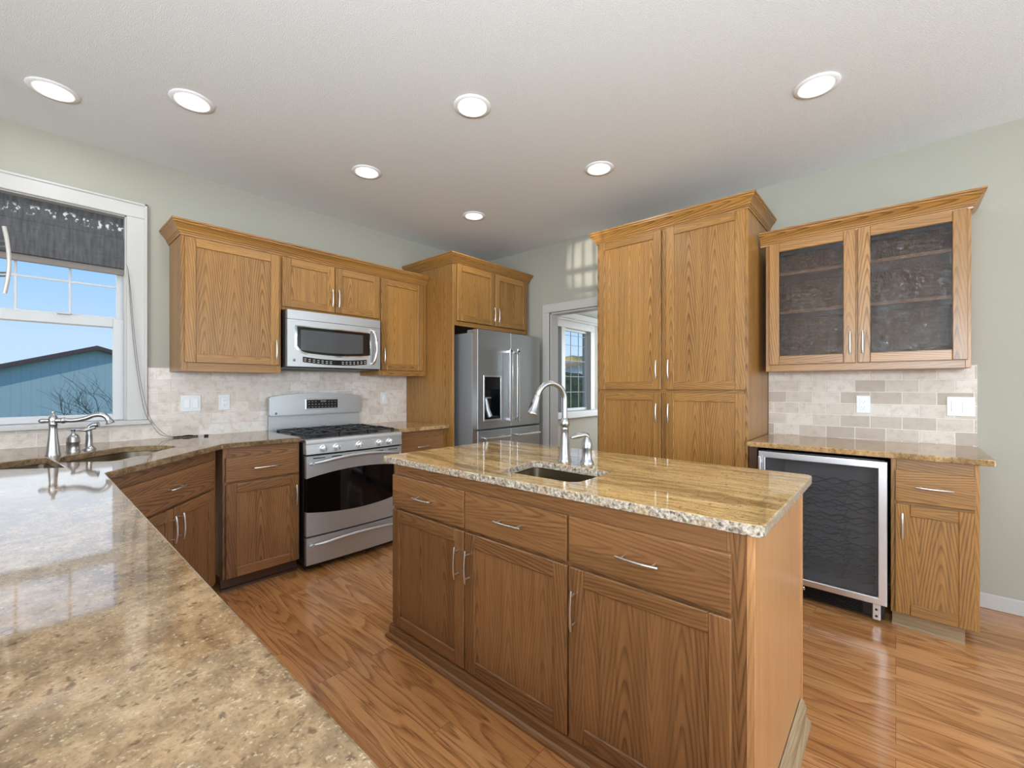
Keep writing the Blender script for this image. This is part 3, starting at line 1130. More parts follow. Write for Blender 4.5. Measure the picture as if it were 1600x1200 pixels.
part(T, 'base', B().lathe([(.031, .92), (.031, .926), (.026, .934), (.0225, .945), (.0215, .985), (.0235, .99), (.0225, .995), (.0235, 1.005), (.021, 1.02), (.014, 1.032), (.010, 1.04)], (hx, hy, 0)), M_NICK)
lv = Vector((-.10, .035, 0))
part(T, 'lever', B().tube([Vector((hx + .006, hy - .002, 1.03)), Vector((hx, hy, 1.045)), Vector((hx - .012, hy + .006, 1.05)), Vector((hx - .05, hy + .022, 1.046)), Vector((hx - .078, hy + .034, 1.038))],
                           [.010, .012, .011, .013, .006], 14), M_NICK)

# main faucet by the window
gx, gy = .097, 3.176
T = thing('kitchen_faucet', 'tall brushed nickel faucet with long S-curved spout by the window', 'faucet', (gx, gy, ZC), world=True)
part(T, 'body', B().lathe([(.029, .92), (.029, .925), (.026, .935), (.0245, .955), (.021, .985), (.0175, 1.02), (.0155, 1.05), (.0155, 1.07), (.0175, 1.074), (.0155, 1.078), (.0175, 1.088), (.0185, 1.1),
                           (.0165, 1.112), (.009, 1.122), (.0055, 1.128), (.0045, 1.132), (.0085, 1.135), (.0085, 1.14), (.004, 1.144)], (gx, gy, 0)), M_NICK)
dd = Vector((.205, -.075, 0)).normalized()
ctrl = [(0.0, 1.094), (.035, 1.094), (.08, 1.093), (.12, 1.101), (.155, 1.116), (.185, 1.117), (.205, 1.103), (.214, 1.083)]
pp = smooth_path([Vector((gx, gy, 0)) + dd * s + Vector((0, 0, z)) for s, z in ctrl])
k = len(pp)
sp = part(T, 'spout', B().tube(pp, [.0135 if i < k * .18 else (.0112 + .0016 * i / k) for i in range(k)], 14), M_NICK)
part(sp, 'collar', B().tube([Vector((gx, gy, 1.094)) + dd * .03, Vector((gx, gy, 1.094)) + dd * .034, Vector((gx, gy, 1.094)) + dd * .042, Vector((gx, gy, 1.094)) + dd * .046], [.0135, .0165, .0165, .0135], 16), M_NICK)
e0 = pp[-1]
ed = (pp[-1] - pp[-3]).normalized()
part(sp, 'aerator', B().tube([e0 - ed * .008, e0, e0 + ed * .012, e0 + ed * .014], [.0125, .015, .0195, .017], 16), M_NICK)
part(T, 'side_knob', B().tube([Vector((gx, gy, 1.094)) - dd * s for s in (.01, .02, .026, .04, .05, .054)], [.012, .010, .010, .0125, .008, .003], 14), M_NICK)
ax_, ay_ = .172, 3.254
T = thing('faucet_lever', 'domed brushed nickel lever valve beside the window faucet', 'faucet handle', (ax_, ay_, ZC), world=True)
part(T, 'base', B().lathe([(.030, .92), (.030, .924), (.0265, .93), (.0265, .968), (.028, .97), (.028, .976), (.026, .98), (.026, .992), (.022, 1.004), (.015, 1.012), (.008, 1.018), (.006, 1.028), (.010, 1.032), (.010, 1.038), (.004, 1.042)], (ax_, ay_, 0)), M_NICK)
ldir = Vector((.97, .15, 0)).normalized()
part(T, 'lever', B().tube(smooth_path([Vector((ax_, ay_, 1.03)), Vector((ax_, ay_, 1.034)) + ldir * .02, Vector((ax_, ay_, 1.03)) + ldir * .045, Vector((ax_, ay_, 1.036)) + ldir * .07, Vector((ax_, ay_, 1.042)) + ldir * .088]),
                           [.006] * 6 + [.007] * 6 + [.009] * 6 + [.008] * 6 + [.006], 12), M_NICK)
bx_, by_ = .236, 3.304
T = thing('side_sprayer', 'brushed nickel side sprayer standing right of the window faucet', 'sprayer', (bx_, by_, ZC), world=True)
part(T, 'holder', B().lathe([(.029, .92), (.029, .926), (.022, .932), (.017, .94), (.0155, .96), (.014, .99), (.0145, 1.0)], (bx_, by_, 0)), M_NICK)
part(T, 'spray_head', B().tube(smooth_path([Vector((bx_, by_, 1.0)), Vector((bx_, by_, 1.035)), Vector((bx_, by_, 1.052)) + dd * .012, Vector((bx_, by_, 1.058)) + dd * .04]), [.013] * 6 + [.014] * 6 + [.015] * 6 + [.017], 14), M_NICK)

# ------------------------------------------------------------------ island
XI = 1.245
RI = R(-90)
T = thing('kitchen_island', 'shade-darkened oak island cabinet with three drawers over three doors', 'kitchen island', (XI, 1.905, 0), RI)
LI, DI = 1.635, .73
b = B()
b.box(0, .02, .019, DI, 0, .888, 2, .001)
b.box(.02, LI - .02, DI - .018, DI, 0, .888, 2, .001)
b.box(.02, LI - .02, .019, DI - .018, .08, .098, 0, 0)
part(T, 'carcass', b, M_OAK_SHADE)
b = B().box(LI - .02, LI, .0, DI - .016, 0, .888, 2, .001)
b.box(LI - .02, LI + .004, DI - .016, DI + .002, 0, .888, 2, .001)
part(T, 'end_panel', b, M_OAKE, label='pale smooth oak end panel')
b = B()
b.box(0, .03, 0, .019, 0, .888, 2, .0015)
b.box(LI - .068, LI - .0205, 0, .019, 0, .888, 2, .0015)
b.box(.03, LI - .068, 0, .019, .79, .888, 0, .001)
b.box(.03, LI - .068, 0, .019, .0, .09, 0, .001)
for c in (.549, 1.070):
    b.box(c - .02, c + .02, .0004, .019, .09, .835, 2, 0)
b.box(.03, LI - .068, .0006, .019, .645, .68, 0, 0)
part(T, 'face_frame', b, M_OAK_SHADE)
XD = [(.017, .545), (.553, 1.066), (1.074, 1.583)]
HX = [(.515, .515), (.582, .582), (1.1, 1.1)]
for i, (x0, x1) in enumerate(XD):
    drawer(T, x0, x1, .668, .826, M_OAK_SHADE, hz=.745)
    door(T, x0, x1, .075, .655, M_OAK_SHADE, HX[i][0], .522)
BASEP = [(0, 0), (.032, 0), (.032, .010), (.026, .018), (.018, .022), (.018, .052), (.012, .06), (.012, .066), (0, .074)]
b = B().sweep(BASEP, [(0, DI), (0, 0), (LI, 0)])
part(T, 'base_molding', b, M_OAK_SHADE, 25)
b = B().sweep([(o + .002, z * 1.25) for o, z in BASEP], [(LI, .0), (LI, DI - .03)])
part(T, 'base_molding', b, M_OAKG, 25, label='greyed base molding along the end panel')

# ------------------------------------------------------------------ pantry
T = thing('pantry_cabinet', 'tall golden oak pantry with four doors right of the doorway', 'cabinet', (3.06, 1.795, 0), RI)
LPn, DPn = 1.09, XB - 3.06 - .002
carcass(T, 0, LPn, DPn, .085, 2.408, M_OAK)
frame(T, 0, LPn, .085, 2.408, M_OAK, cuts=(.547,), rails=(1.231,), sl=.03, sr=.022, rt=.02, rb=.04)
door(T, .022, .528, 1.243, 2.396, M_OAK, .503, 1.387)
door(T, .565, 1.076, 1.243, 2.396, M_OAK, .591, 1.387)
door(T, .022, .528, .10, 1.220, M_OAK, .503, 1.075)
door(T, .565, 1.076, .10, 1.220, M_OAK, .591, 1.075)
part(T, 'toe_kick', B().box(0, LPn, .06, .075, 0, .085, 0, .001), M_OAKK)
crown([(0, DPn), (0, 0), (LPn, 0), (LPn, DPn)], 2.400, M_OAK, T)

# ------------------------------------------------------------------ glass-door wall cabinet
T = thing('glass_door_cabinet', 'oak wall cabinet with two seeded glass doors above the bar counter', 'cabinet', (3.33, .658, 0), RI)
LG, DG = .957, XB - 3.33 - .012
carcass(T, 0, LG, DG, 1.366, 2.225, M_OAK)
frame(T, 0, LG, 1.366, 2.225, M_OAK, cuts=(.482,), sl=.03, sr=.022, rb=.045)
for z in (1.755, 2.01):
    part(T, 'shelf', B().box(.019, LG - .019, .024, DG - .01, z - .009, z + .009, 0, .001), M_OAKE)
door(T, .022, .477, 1.408, 2.212, M_OAK, .452, 1.53, True)
door(T, .487, .944, 1.408, 2.212, M_OAK, .511, 1.53, True)
crown([(-.03, 0), (LG, 0), (LG, DG)], 2.207, M_OAK, T)

# ------------------------------------------------------------------ bar base cabinet
T = thing('base_cabinet', 'weathered oak base cabinet with drawer and door right of the wine cooler', 'cabinet', (3.045, .020, 0), RI)
DBB = XB - 3.045 - .002
carcass(T, 0, .322, DBB, .078, .887, M_OAK)
frame(T, 0, .322, .078, .887, M_OAK, rails=(.661,), sl=.022, sr=.018, rt=.095, rb=.03)
drawer(T, .017, .308, .668, .829, M_OAK, hz=.752)
door(T, .017, .308, .086, .654, M_OAK, .045, .545)
T = thing('toe_kick_board', 'loose greyed oak toe kick board leaning under the bar base cabinet', 'trim board', (3.088, .015, 0), R(-94))
b = B().box(0, .27, 0, .014, 0, .076, 0, .001)
b.sweep([(0, 0), (.016, 0), (.014, .013), (.0, .02)], [(0, 0), (.27, 0)])
part(T, 'board', b, M_OAKG)
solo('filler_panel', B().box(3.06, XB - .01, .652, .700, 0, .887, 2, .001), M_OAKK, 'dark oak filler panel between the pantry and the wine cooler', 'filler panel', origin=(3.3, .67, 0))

# ------------------------------------------------------------------ wine cooler
T = thing('wine_cooler', 'under-counter wine cooler with steel-framed smoked glass door', 'wine cooler', (3.005, .634, 0), R(-91.6))
b = B()
wl = .587
t = .03
b.box(0, t, .05, .58, .09, .872, bev=.002)
b.box(wl - t, wl, .05, .58, .09, .872, bev=.002)
b.box(t, wl - t, .05, .58, .09, .12, bev=0)
b.box(t, wl - t, .05, .58, .842, .872, bev=0)
b.box(t, wl - t, .56, .58, .12, .842, bev=0)
part(T, 'cabinet_body', b, M_DARK)
b = B()
b.box(t, t + .004, .055, .56, .12, .842, bev=0)
b.box(wl - t - .004, wl - t, .055, .56, .12, .842, bev=0)
b.box(t + .004, wl - t - .004, .55, .558, .12, .842, bev=0)
b.box(t + .004, wl - t - .004, .055, .55, .121, .125, bev=0)
part(T, 'liner', b, M_CINT)
b = B()
fw = .036
b.plate(rect(0, .6, .112, .868), [rect(fw, .6 - fw, .112 + fw, .868 - fw)], 0, .045, 'xz', .003)
dr = part(T, 'door', b, M_ALU)
part(dr, 'glass_pane', B().box(fw - .003, .6 - fw + .003, .012, .018, .112 + fw - .003, .868 - fw + .003, bev=0), M_TGLASS)
b = B()
b.box(.004, .018, -.03, -.018, .14, .84, bev=.003)
b.box(.006, .016, -.02, 0, .17, .185, bev=0)
b.box(.006, .016, -.02, 0, .80, .815, bev=0)
part(dr, 'handle', b, M_ALU)
rnd = random.Random(3)
for i in range(7):
    z = .19 + i * .079
    b = B()
    for yy in (.075, .2, .36, .5):
        ph = rnd.random() * 6
        b.tube([(t + .01 + (wl - 2 * t - .02) * k / 30, yy, z + .008 * math.sin(k * 1.05 + ph)) for k in range(31)], .0032, 6)
    for xx in (.04, .2, .4, .56):
        b.tube([(xx, .07, z - .006), (xx, .5, z - .006)], .003, 6)
    part(T, 'wire_shelf', b, M_WIRE)
b = B().box(0, wl, .075, .1, .012, .09, bev=.002)
for i in range(6):
    b.box(.08, wl - .09, .066, .076, .020 + i * .0105, .0265 + i * .0105, bev=.001)
part(T, 'toe_grille', b, M_DARK)
part(T, 'lock', B().lathe([(.012, 0), (.012, .006), (.006, .008), (.005, .004)], (.22, .066, .072), 16, Matrix.Rotation(R(90), 3, 'X')), M_CHROME)
br_ = part(T, 'hinge_bracket', B().box(wl - .048, wl - .014, .03, .062, .018, .106, bev=.003), M_ALU)
b = B()
for zz in (.04, .075):
    b.lathe([(.006, 0), (.006, .004), (.003, .005)], (wl - .031, .03, zz), 12, Matrix.Rotation(R(90), 3, 'X'))
part(br_, 'screw', b, M_DARK)
b = B()
for xx in (.05, wl - .05):
    for yy in (.12, .5):
        b.lathe([(.018, 0), (.018, .012), (.012, .09)], (xx, yy, 0), 12)
part(T, 'foot', b, M_DARK)

# ------------------------------------------------------------------ range
RX0, RX1, RYF = 1.262, 2.016, 2.975
T = thing('gas_range', 'stainless steel gas range with black oven window', 'range', ((RX0 + RX1) / 2, RYF, 0), world=True)
b = B()
b.box(RX0, RX1, RYF + .045, YA - .02, .045, .885, bev=.002)
for xx in (RX0 + .05, RX1 - .05):
    for yy in (RYF + .1, YA - .1):
        b.lathe([(.02, 0), (.02, .01), (.014, .05)], (xx, yy, 0), 12)
b.box(RX0 + .01, RX1 - .01, RYF + .06, RYF + .08, .012, .05, bev=0)
part(T, 'body', b, M_DARK)


def rx(t):
    return RX0 + (RX1 - RX0) * t


def bow(t):
    return .012 * (1 - (2 * t - 1) ** 2)


# cooktop
b = B()
b.box(RX0, RX1, RYF + .02, YA - .09, .878, .900, bev=.004)
b.sweep([(0, .868), (.022, .868), (.024, .885), (.016, .899), (0, .904), (-.03, .904), (-.03, .868)], [(RX0, RYF + .022), (RX1, RYF + .022)])
part(T, 'cooktop', b, M_STEEL)
part(T, 'cooktop_well', B().plate(rounded(rect(RX0 + .025, RX1 - .025, RYF + .06, YA - .10), .03), [], .899, .9025, 'xy', .001), MT('cooktop_well_dark', C(60, 60, 62), .3, .4).m)
for k, (bx0, bx1) in enumerate(((rx(.04), rx(.345)), (rx(.35), rx(.65)), (rx(.655), rx(.96)))):
    b = B()
    y0, y1 = RYF + .065, YA - .115
    zt = .934
    rr = .0075
    xm = (bx0 + bx1) / 2
    ym = (y0 + y1) / 2
    def bar(p, q):
        b.box(min(p[0], q[0]) - rr, max(p[0], q[0]) + rr, min(p[1], q[1]) - rr, max(p[1], q[1]) + rr, zt - .012, zt, bev=.003)
    bar((bx0 + .012, y0), (bx1 - .012, y0))
    bar((bx0 + .012, y1), (bx1 - .012, y1))
    bar((bx0 + .012, y0), (bx0 + .012, y1))
    bar((bx1 - .012, y0), (bx1 - .012, y1))
    bar((bx0 + .012, ym), (bx1 - .012, ym))
    for yy in ((y0 + ym) / 2, (y1 + ym) / 2):
        for sx in (-1, 1):
            p = [(xm + sx * (bx1 - bx0) * .44, yy, zt - .004), (xm + sx * .06, yy, zt + .004), (xm + sx * .03, yy, zt)]
            b.tube(p, .0075, 8)
        for sy in (-1, 1):
            p = [(xm, yy + sy * (ym - y0) * .48, zt - .004), (xm, yy + sy * .06, zt + .004), (xm, yy + sy * .03, zt)]
            b.tube(p, .0075, 8)
    for xx in (bx0 + .012, bx1 - .012):
        for yy in (y0, y1, ym):
            b.box(xx - .009, xx + .009, yy - .009, yy + .009, .902, zt - .008, bev=.002)
    part(T, 'burner_grate', b, M_IRON)
    for yy in ((y0 + ym) / 2, (y1 + ym) / 2):
        part(T, 'burner', B().lathe([(.045, .9025), (.045, .912), (.034, .914), (.034, .922), (.03, .924), (.002, .925)], (xm, yy, 0), 24), M_IRON)
# control panel
b = B()
n = 16
top = [(rx(i / n), RYF - bow(i / n) + .004, .868) for i in range(n + 1)]
bot = [(rx(i / n), RYF - bow(i / n) - .004, .803) for i in range(n + 1)]
vt = [b.bm.verts.new(p) for p in top]
vb = [b.bm.verts.new(p) for p in bot]
vt2 = [b.bm.verts.new((p[0], RYF + .05, p[2])) for p in top]
vb2 = [b.bm.verts.new((p[0], RYF + .05, p[2])) for p in bot]
for i in range(n):
    b.bm.faces.new((vb[i], vb[i + 1], vt[i + 1], vt[i]))
    b.bm.faces.new((vt[i], vt[i + 1], vt2[i + 1], vt2[i]))
    b.bm.faces.new((vb2[i], vb2[i + 1], vb[i + 1], vb[i]))
b.bm.faces.new((vb[0], vt[0], vt2[0], vb2[0]))
b.bm.faces.new((vb2[n], vt2[n], vt[n], vb[n]))
for f in b.bm.faces:
    f.smooth = True
part(T, 'control_panel', b, M_STEEL)
for xk in (1.376, 1.468, 1.639, 1.807, 1.897):
    tt = (xk - RX0) / (RX1 - RX0)
    yk = RYF - bow(tt)
    b = B().lathe([(.026, 0), (.026, .005), (.022, .007), (.0205, .022), (.018, .025), (.002, .0255)], (xk, yk, .838), 24, Matrix.Rotation(R(93), 3, 'X'))
    kn = part(T, 'knob', b, M_KNOB)
    part(kn, 'grip', B().box(xk - .004, xk + .004, yk - .036, yk - .018, .819, .857, bev=.002), M_KNOB)


def curved_panel(b, x0, x1, ztop, zbot, y_of, n=18, thick=.03, mi=0):
    """vertical front panel whose edges follow functions of t"""
    A = []
    for i in range(n + 1):
        tt = i / n
        x = x0 + (x1 - x0) * tt
        y = y_of(tt)
        A.append([b.bm.verts.new(p) for p in ((x, y, zbot(tt)), (x, y, ztop(tt)), (x, y + thick, ztop(tt)), (x, y + thick, zbot(tt)))])
    fs = []
    for i in range(n):
        for k in range(4):
            k2 = (k + 1) % 4
            fs.append(b.bm.faces.new((A[i][k], A[i + 1][k], A[i + 1][k2], A[i][k2])))
    fs.append(b.bm.faces.new(A[0]))
    fs.append(b.bm.faces.new(A[n][::-1]))
    for f in fs:
        f.material_index = mi
        f.smooth = True
    bmesh.ops.recalc_face_normals(b.bm, faces=fs)
    return b


gt = lambda t: .640 + .038 * (1 - (2 * t - 1) ** 2)
gb = lambda t: .412 - .036 * (1 - (2 * t - 1) ** 2)
yo = lambda t: RYF - bow(t)
b = B()
curved_panel(b, RX0 + .002, RX1 - .002, lambda t: .790, gt, yo, mi=0)
curved_panel(b, RX0 + .002, RX1 - .002, gb, lambda t: .247, yo, mi=0)
od = part(T, 'oven_door', b, M_STEEL)
part(od, 'window', curved_panel(B(), RX0 + .004, RX1 - .004, gt, gb, lambda t: yo(t) + .002, thick=.028), M_OVGL)
b = B()
for x0, x1 in ((.06, .17), (.23, .33), (.38, .47), (.53, .62), (.67, .77), (.83, .94)):
    y_ = yo((x0 + x1) / 2)
    b.box(rx(x0), rx(x1), y_ - .0025, y_ + .004, .771, .777, bev=0)
part(od, 'vent_slot', b, M_BLK)


def long_handle(parent, z, rise, out):
    pts = []
    for i in range(21):
        t_ = i / 20
        k_ = 1 - (2 * t_ - 1) ** 2
        pts.append((rx(.025 + .95 * t_), yo(t_) - .012 - out * min(1, k_ * 2.2), z + rise * k_))
    rs = [.006 + .006 * min(1, (1 - abs(2 * i / 20 - 1)) * 3) for i in range(21)]
    b = B().tube(pts, rs, 12)
    for t_ in (.05, .95):
        b.tube([(rx(t_), yo(t_) + .002, z), (rx(t_), yo(t_) - .03, z + .004)], .009, 10)
    return part(parent, 'handle', b, M_STEEL)


long_handle(od, .738, .036, .034)
b = B()
curved_panel(b, RX0 + .002, RX1 - .002, lambda t: .236, lambda t: .052, yo)
dw = part(T, 'storage_drawer', b, M_STEEL)
long_handle(dw, .186, .022, .034)
# backguard
b = B()
n = 18
zt = lambda t: 1.182 + .032 * (1 - (2 * t - 1) ** 2)
curved_panel(b, RX0 - .008, RX1 + .008, zt, lambda t: 1.036, lambda t: 3.605 - bow(t), thick=.07)
bmesh.ops.bevel(b.bm, geom=[e for e in b.bm.edges if e.calc_face_angle(0) > .8], offset=.008, segments=2, affect='EDGES')
b.box(RX0, RX1, 3.642, YA - .02, .90, 1.034, bev=.002)
bg = part(T, 'backguard', b, M_STEEL)
b = B().box(1.518, 1.796, 3.588, 3.60, 1.078, 1.164, bev=.003)
part(bg, 'display_bezel', b, M_ALU)
b = B().box(1.526, 1.788, 3.584, 3.592, 1.085, 1.157, bev=.002)
dp = part(bg, 'display', b, M_BLK)
b = B()
for i in range(9):
    for j in range(3):
        if 3 <= i <= 5 and j == 2:
            continue
        b.box(1.538 + i * .0275, 1.550 + i * .0275, 3.5832, 3.585, 1.094 + j * .022, 1.099 + j * .022, bev=0)
for i in range(4):
    b.box(1.640 + i * .012, 1.648 + i * .012, 3.5832, 3.585, 1.136, 1.150, bev=0)
part(dp, 'display_marks', b, MT('display_mark_grey', C(120, 124, 128), .5).m)
part(bg, 'maker_badge', B().lathe([(.009, 0), (.009, .002), (.007, .003), (.002, .003)], (1.298, 3.6, 1.055), 18, Matrix.Rotation(R(90), 3, 'X')), M_BADGE)

# ------------------------------------------------------------------ microwave
MX0, MX1, MZ0, MZ1, MYF = 1.256, 2.004, 1.412, 1.822, 3.272
T = thing('microwave', 'stainless over-the-range microwave with curved door window', 'microwave', ((MX0 + MX1) / 2, MYF, MZ0), world=True)
b = B().box(MX0 - .004, MX1 + .004, MYF + .03, YA - .012, MZ0 - .008, MZ1 + .004, bev=.002)
part(T, 'housing', b, M_DARK)
my = lambda t: MYF - .010 * (1 - (2 * t - 1) ** 2)
mx = lambda t: MX0 + (MX1 - MX0) * t
part(T, 'vent_panel', curved_panel(B(), MX0, MX1, lambda t: MZ1, lambda t: 1.757, my), M_STEEL)
b = curved_panel(B(), MX0, MX1, lambda t: 1.754, lambda t: MZ0, my)
md = part(T, 'door', b, M_STEEL)
x0, x1 = 1.322, 1.905
wt_ = lambda t: 1.705
wb_ = lambda t: 1.522 - .02 * (1 - (2 * t - 1) ** 2) + .09 * max(0, .07 - t) / .07 * .45
ty_ = lambda a, b_: (lambda t: my(((a + (b_ - a) * t) - MX0) / (MX1 - MX0)))
b = B()
yy = ty_(x0, x1)
curved_panel(b, x0 - .016, x1 + .004, lambda t: wt_(t) + .008, lambda t: wb_(t) - .010, lambda t: yy(t) - .0015, thick=.006)
wf = part(md, 'window_trim', b, M_CHROME)
b = curved_panel(B(), x0, x1, wt_, wb_, lambda t: yy(t) - .004, thick=.008)
wn = part(md, 'window', b, M_BLK)
xa, xb = 1.345, 1.84
ya = ty_(xa, xb)
part(wn, 'screen', curved_panel(B(), xa, xb, lambda t: 1.683, lambda t: 1.535 - .014 * (1 - (2 * t - 1) ** 2), lambda t: ya(t) - .0055, thick=.008), M_MWGL)
xc, xd = 1.362, 1.875
yc = ty_(xc, xd)
cb = part(md, 'keypad', curved_panel(B(), xc, xd, lambda t: 1.486 - .016 * (1 - (2 * t - 1) ** 2), lambda t: 1.446 - .016 * (1 - (2 * t - 1) ** 2), lambda t: yc(t) - .002, thick=.006), M_BLK)
b = B()
for i in range(16):
    if i in (7, 8):
        continue
    for j in range(2):
        tq = (i + .5) / 16
        xx = xc + (xd - xc) * tq
        zz = 1.454 + j * .014 - .016 * (1 - (2 * tq - 1) ** 2)
        b.box(xx - .008, xx + .008, yc(tq) - .0032, yc(tq), zz, zz + .007, bev=0)
part(cb, 'keys', b, MT('keypad_grey', C(150, 150, 150), .5).m)
b = B().tube(smooth_path([(1.922, MYF - .002, 1.735), (1.928, MYF - .03, 1.722), (1.940, MYF - .045, 1.66), (1.944, MYF - .047, 1.60), (1.940, MYF - .045, 1.53), (1.930, MYF - .03, 1.465), (1.924, MYF - .002, 1.452)]), .0105, 12)
part(md, 'handle', b, M_CHROME)
part(md, 'maker_badge', B().lathe([(.010, 0), (.010, .003), (.008, .0035), (.002, .003)], (1.302, MYF - .001, 1.457), 18, Matrix.Rotation(R(90), 3, 'X')), M_BADGE)

# ------------------------------------------------------------------ refrigerator
FXA, FXB, FYF = 2.655, 3.545, 2.76
T = thing('refrigerator', 'stainless French door refrigerator with ice and water dispenser', 'refrigerator', ((FXA + FXB) / 2, FYF, 0), world=True)
part(T, 'body', B().box(FXA + .008, FXB - .008, FYF + .075, YA - .06, .02, 1.75, bev=.004), M_FSIDE)
b = B()
b.box(FXA + .02, FXA + .18, FYF + .03, FYF + .16, 1.75, 1.778, bev=.004)
b.box(FXB - .18, FXB - .02, FYF + .03, FYF + .16, 1.75, 1.778, bev=.004)
part(T, 'hinge_cover', b, M_FSIDE)
FM = (FXA + FXB) / 2 - .005
DXL, DXR, DZB, DZT = 2.742, 2.948, .968, 1.352
b = B().plate(rect(FXA, FM - .003, .884, 1.776), [rect(DXL, DXR, DZB, DZT)], FYF, FYF + .07, 'xz', .004, seg=2)
ld = part(T, 'door', b, M_STEELF)
b = B().plate(rect(DXL - .014, DXR + .014, DZB - .014, DZT + .014), [rect(DXL, DXR, DZB, DZT)], FYF - .004, FYF + .002, 'xz', .001)
dsp = part(ld, 'dispenser_frame', b, M_ALU)
b = B()
b.box(DXL, DXR, FYF + .062, FYF + .068, DZB, DZT, bev=0)
b.box(DXL, DXL + .004, FYF, FYF + .066, DZB, DZT, bev=0)
b.box(DXR - .004, DXR, FYF, FYF + .066, DZB, DZT, bev=0)
b.box(DXL, DXR, FYF, FYF + .066, DZT - .004, DZT, bev=0)
b.box(DXL, DXR, FYF + .002, FYF + .066, DZB, DZB + .018, bev=.002)
b.box(DXL + .004, DXR - .004, FYF + .004, FYF + .06, 1.235, DZT - .004, bev=.003)
part(ld, 'dispenser_cavity', b, M_BLK)
b = B()
b.box(DXL + .01, DXL + .1, FYF + .012, FYF + .05, 1.158, 1.168, bev=.003)
b.tube([(DXL + .05, FYF + .04, 1.16), (DXL + .062, FYF + .03, 1.06), (DXL + .085, FYF + .02, .992)], [.018, .022, .026], 12)
part(ld, 'dispenser_paddle', b, M_STEEL)


def bar_handle(parent, x, z0, z1):
    b = B()
    b.box(x - .016, x + .016, FYF - .062, FYF - .044, z0, z1, bev=.006, seg=2)
    for zz in (z0 + .012, z1 - .04):
        b.box(x - .013, x + .013, FYF - .05, FYF + .001, zz, zz + .028, bev=.004)
    h = part(parent, 'handle', b, M_CHROME)
    part(h, 'medallion', B().lathe([(.008, 0), (.008, .002), (.002, .0025)], (x, FYF - .062, z1 - .02), 14, Matrix.Rotation(R(90), 3, 'X')), M_DARK)


bar_handle(ld, FM - .052, .93, 1.62)
rd = part(T, 'door', B().box(FM + .003, FXB, FYF, FYF + .07, .884, 1.776, bev=.006, seg=2), M_STEELF)
bar_handle(rd, FM + .052, .93, 1.62)
for x0, x1 in ((FXA, FM - .003), (FM + .003, FXB)):
    d_ = part(T, 'drawer', B().box(x0, x1, FYF, FYF + .07, .50, .870, bev=.006, seg=2), M_STEELF)
    b = B()
    b.tube([(x0 + .06, FYF - .05, .80), (x1 - .06, FYF - .05, .80)], .011, 12)
    for xx in (x0 + .085, x1 - .085):
        b.tube([(xx, FYF + .002, .80), (xx, FYF - .05, .80)], .009, 10)
    part(d_, 'handle', b, M_CHROME)
d_ = part(T, 'drawer', B().box(FXA, FXB, FYF, FYF + .07, .09, .488, bev=.006, seg=2), M_STEELF)
b = B()
b.tube([(FXA + .08, FYF - .05, .42), (FXB - .08, FYF - .05, .42)], .011, 12)
for xx in (FXA + .11, FXB - .11):
    b.tube([(xx, FYF + .002, .42), (xx, FYF - .05, .42)], .009, 10)
part(d_, 'handle', b, M_CHROME)
part(T, 'base_grille', B().box(FXA + .01, FXB - .01, FYF + .04, FYF + .075, .0, .085, bev=.003), M_DARK)


# ------------------------------------------------------------------ outlets and switches
def wall_plate(name, label, cat, loc, rot, w_, kinds):
    T = thing(name, label, cat, loc, rot)
    h_ = .114
    part(T, 'cover_plate', B().box(-w_ / 2, w_ / 2, -.006, 0, -h_ / 2, h_ / 2, bev=.003, seg=2), M_PLATE)
    n = len(kinds)
    for i, k in enumerate(kinds):
        cx = (i - (n - 1) / 2) * .046
        if k == 'rocker':
            part(T, 'rocker_switch', B().box(cx - .0165, cx + .0165, -.0095, -.004, -.033, .033, bev=.002), M_PLATE2)
        else:
            rc = part(T, 'receptacle', B().box(cx - .0165, cx + .0165, -.008, -.004, -.033, .033, bev=.002), M_PLATE2)
            b = B()
            for zz in (-.018, .018):
                b.box(cx - .0075, cx - .0055, -.0085, -.006, zz - .004, zz + .005, bev=0)
                b.box(cx + .0055, cx + .0075, -.0085, -.006, zz - .004, zz + .005, bev=0)
                b.box(cx - .002, cx + .002, -.0085, -.006, zz - .011, zz - .007, bev=0)
            part(rc, 'slots', b, M_DARK)


ya_ = YA - .010
wall_plate('light_switch', 'white double rocker switch on the tile beside the window', 'switch', (.772, ya_, 1.148), 0, .116, ['rocker', 'rocker'])
wall_plate('electrical_outlet', 'white outlet on the tile left of the range', 'outlet', (.973, ya_, 1.150), 0, .070, ['outlet'])
wall_plate('light_switch', 'white single rocker switch on the tile right of the range', 'switch', (2.294, ya_, 1.154), 0, .070, ['rocker'])
wall_plate('electrical_outlet', 'white outlet on the tile above the wine cooler counter', 'outlet', (XB - .010, .159, 1.149), RI, .072, ['outlet'])
wall_plate('light_switch', 'white double rocker switch on the tile at the end of the bar counter', 'switch', (XB - .010, -.284, 1.148), RI, .116, ['rocker', 'rocker'])

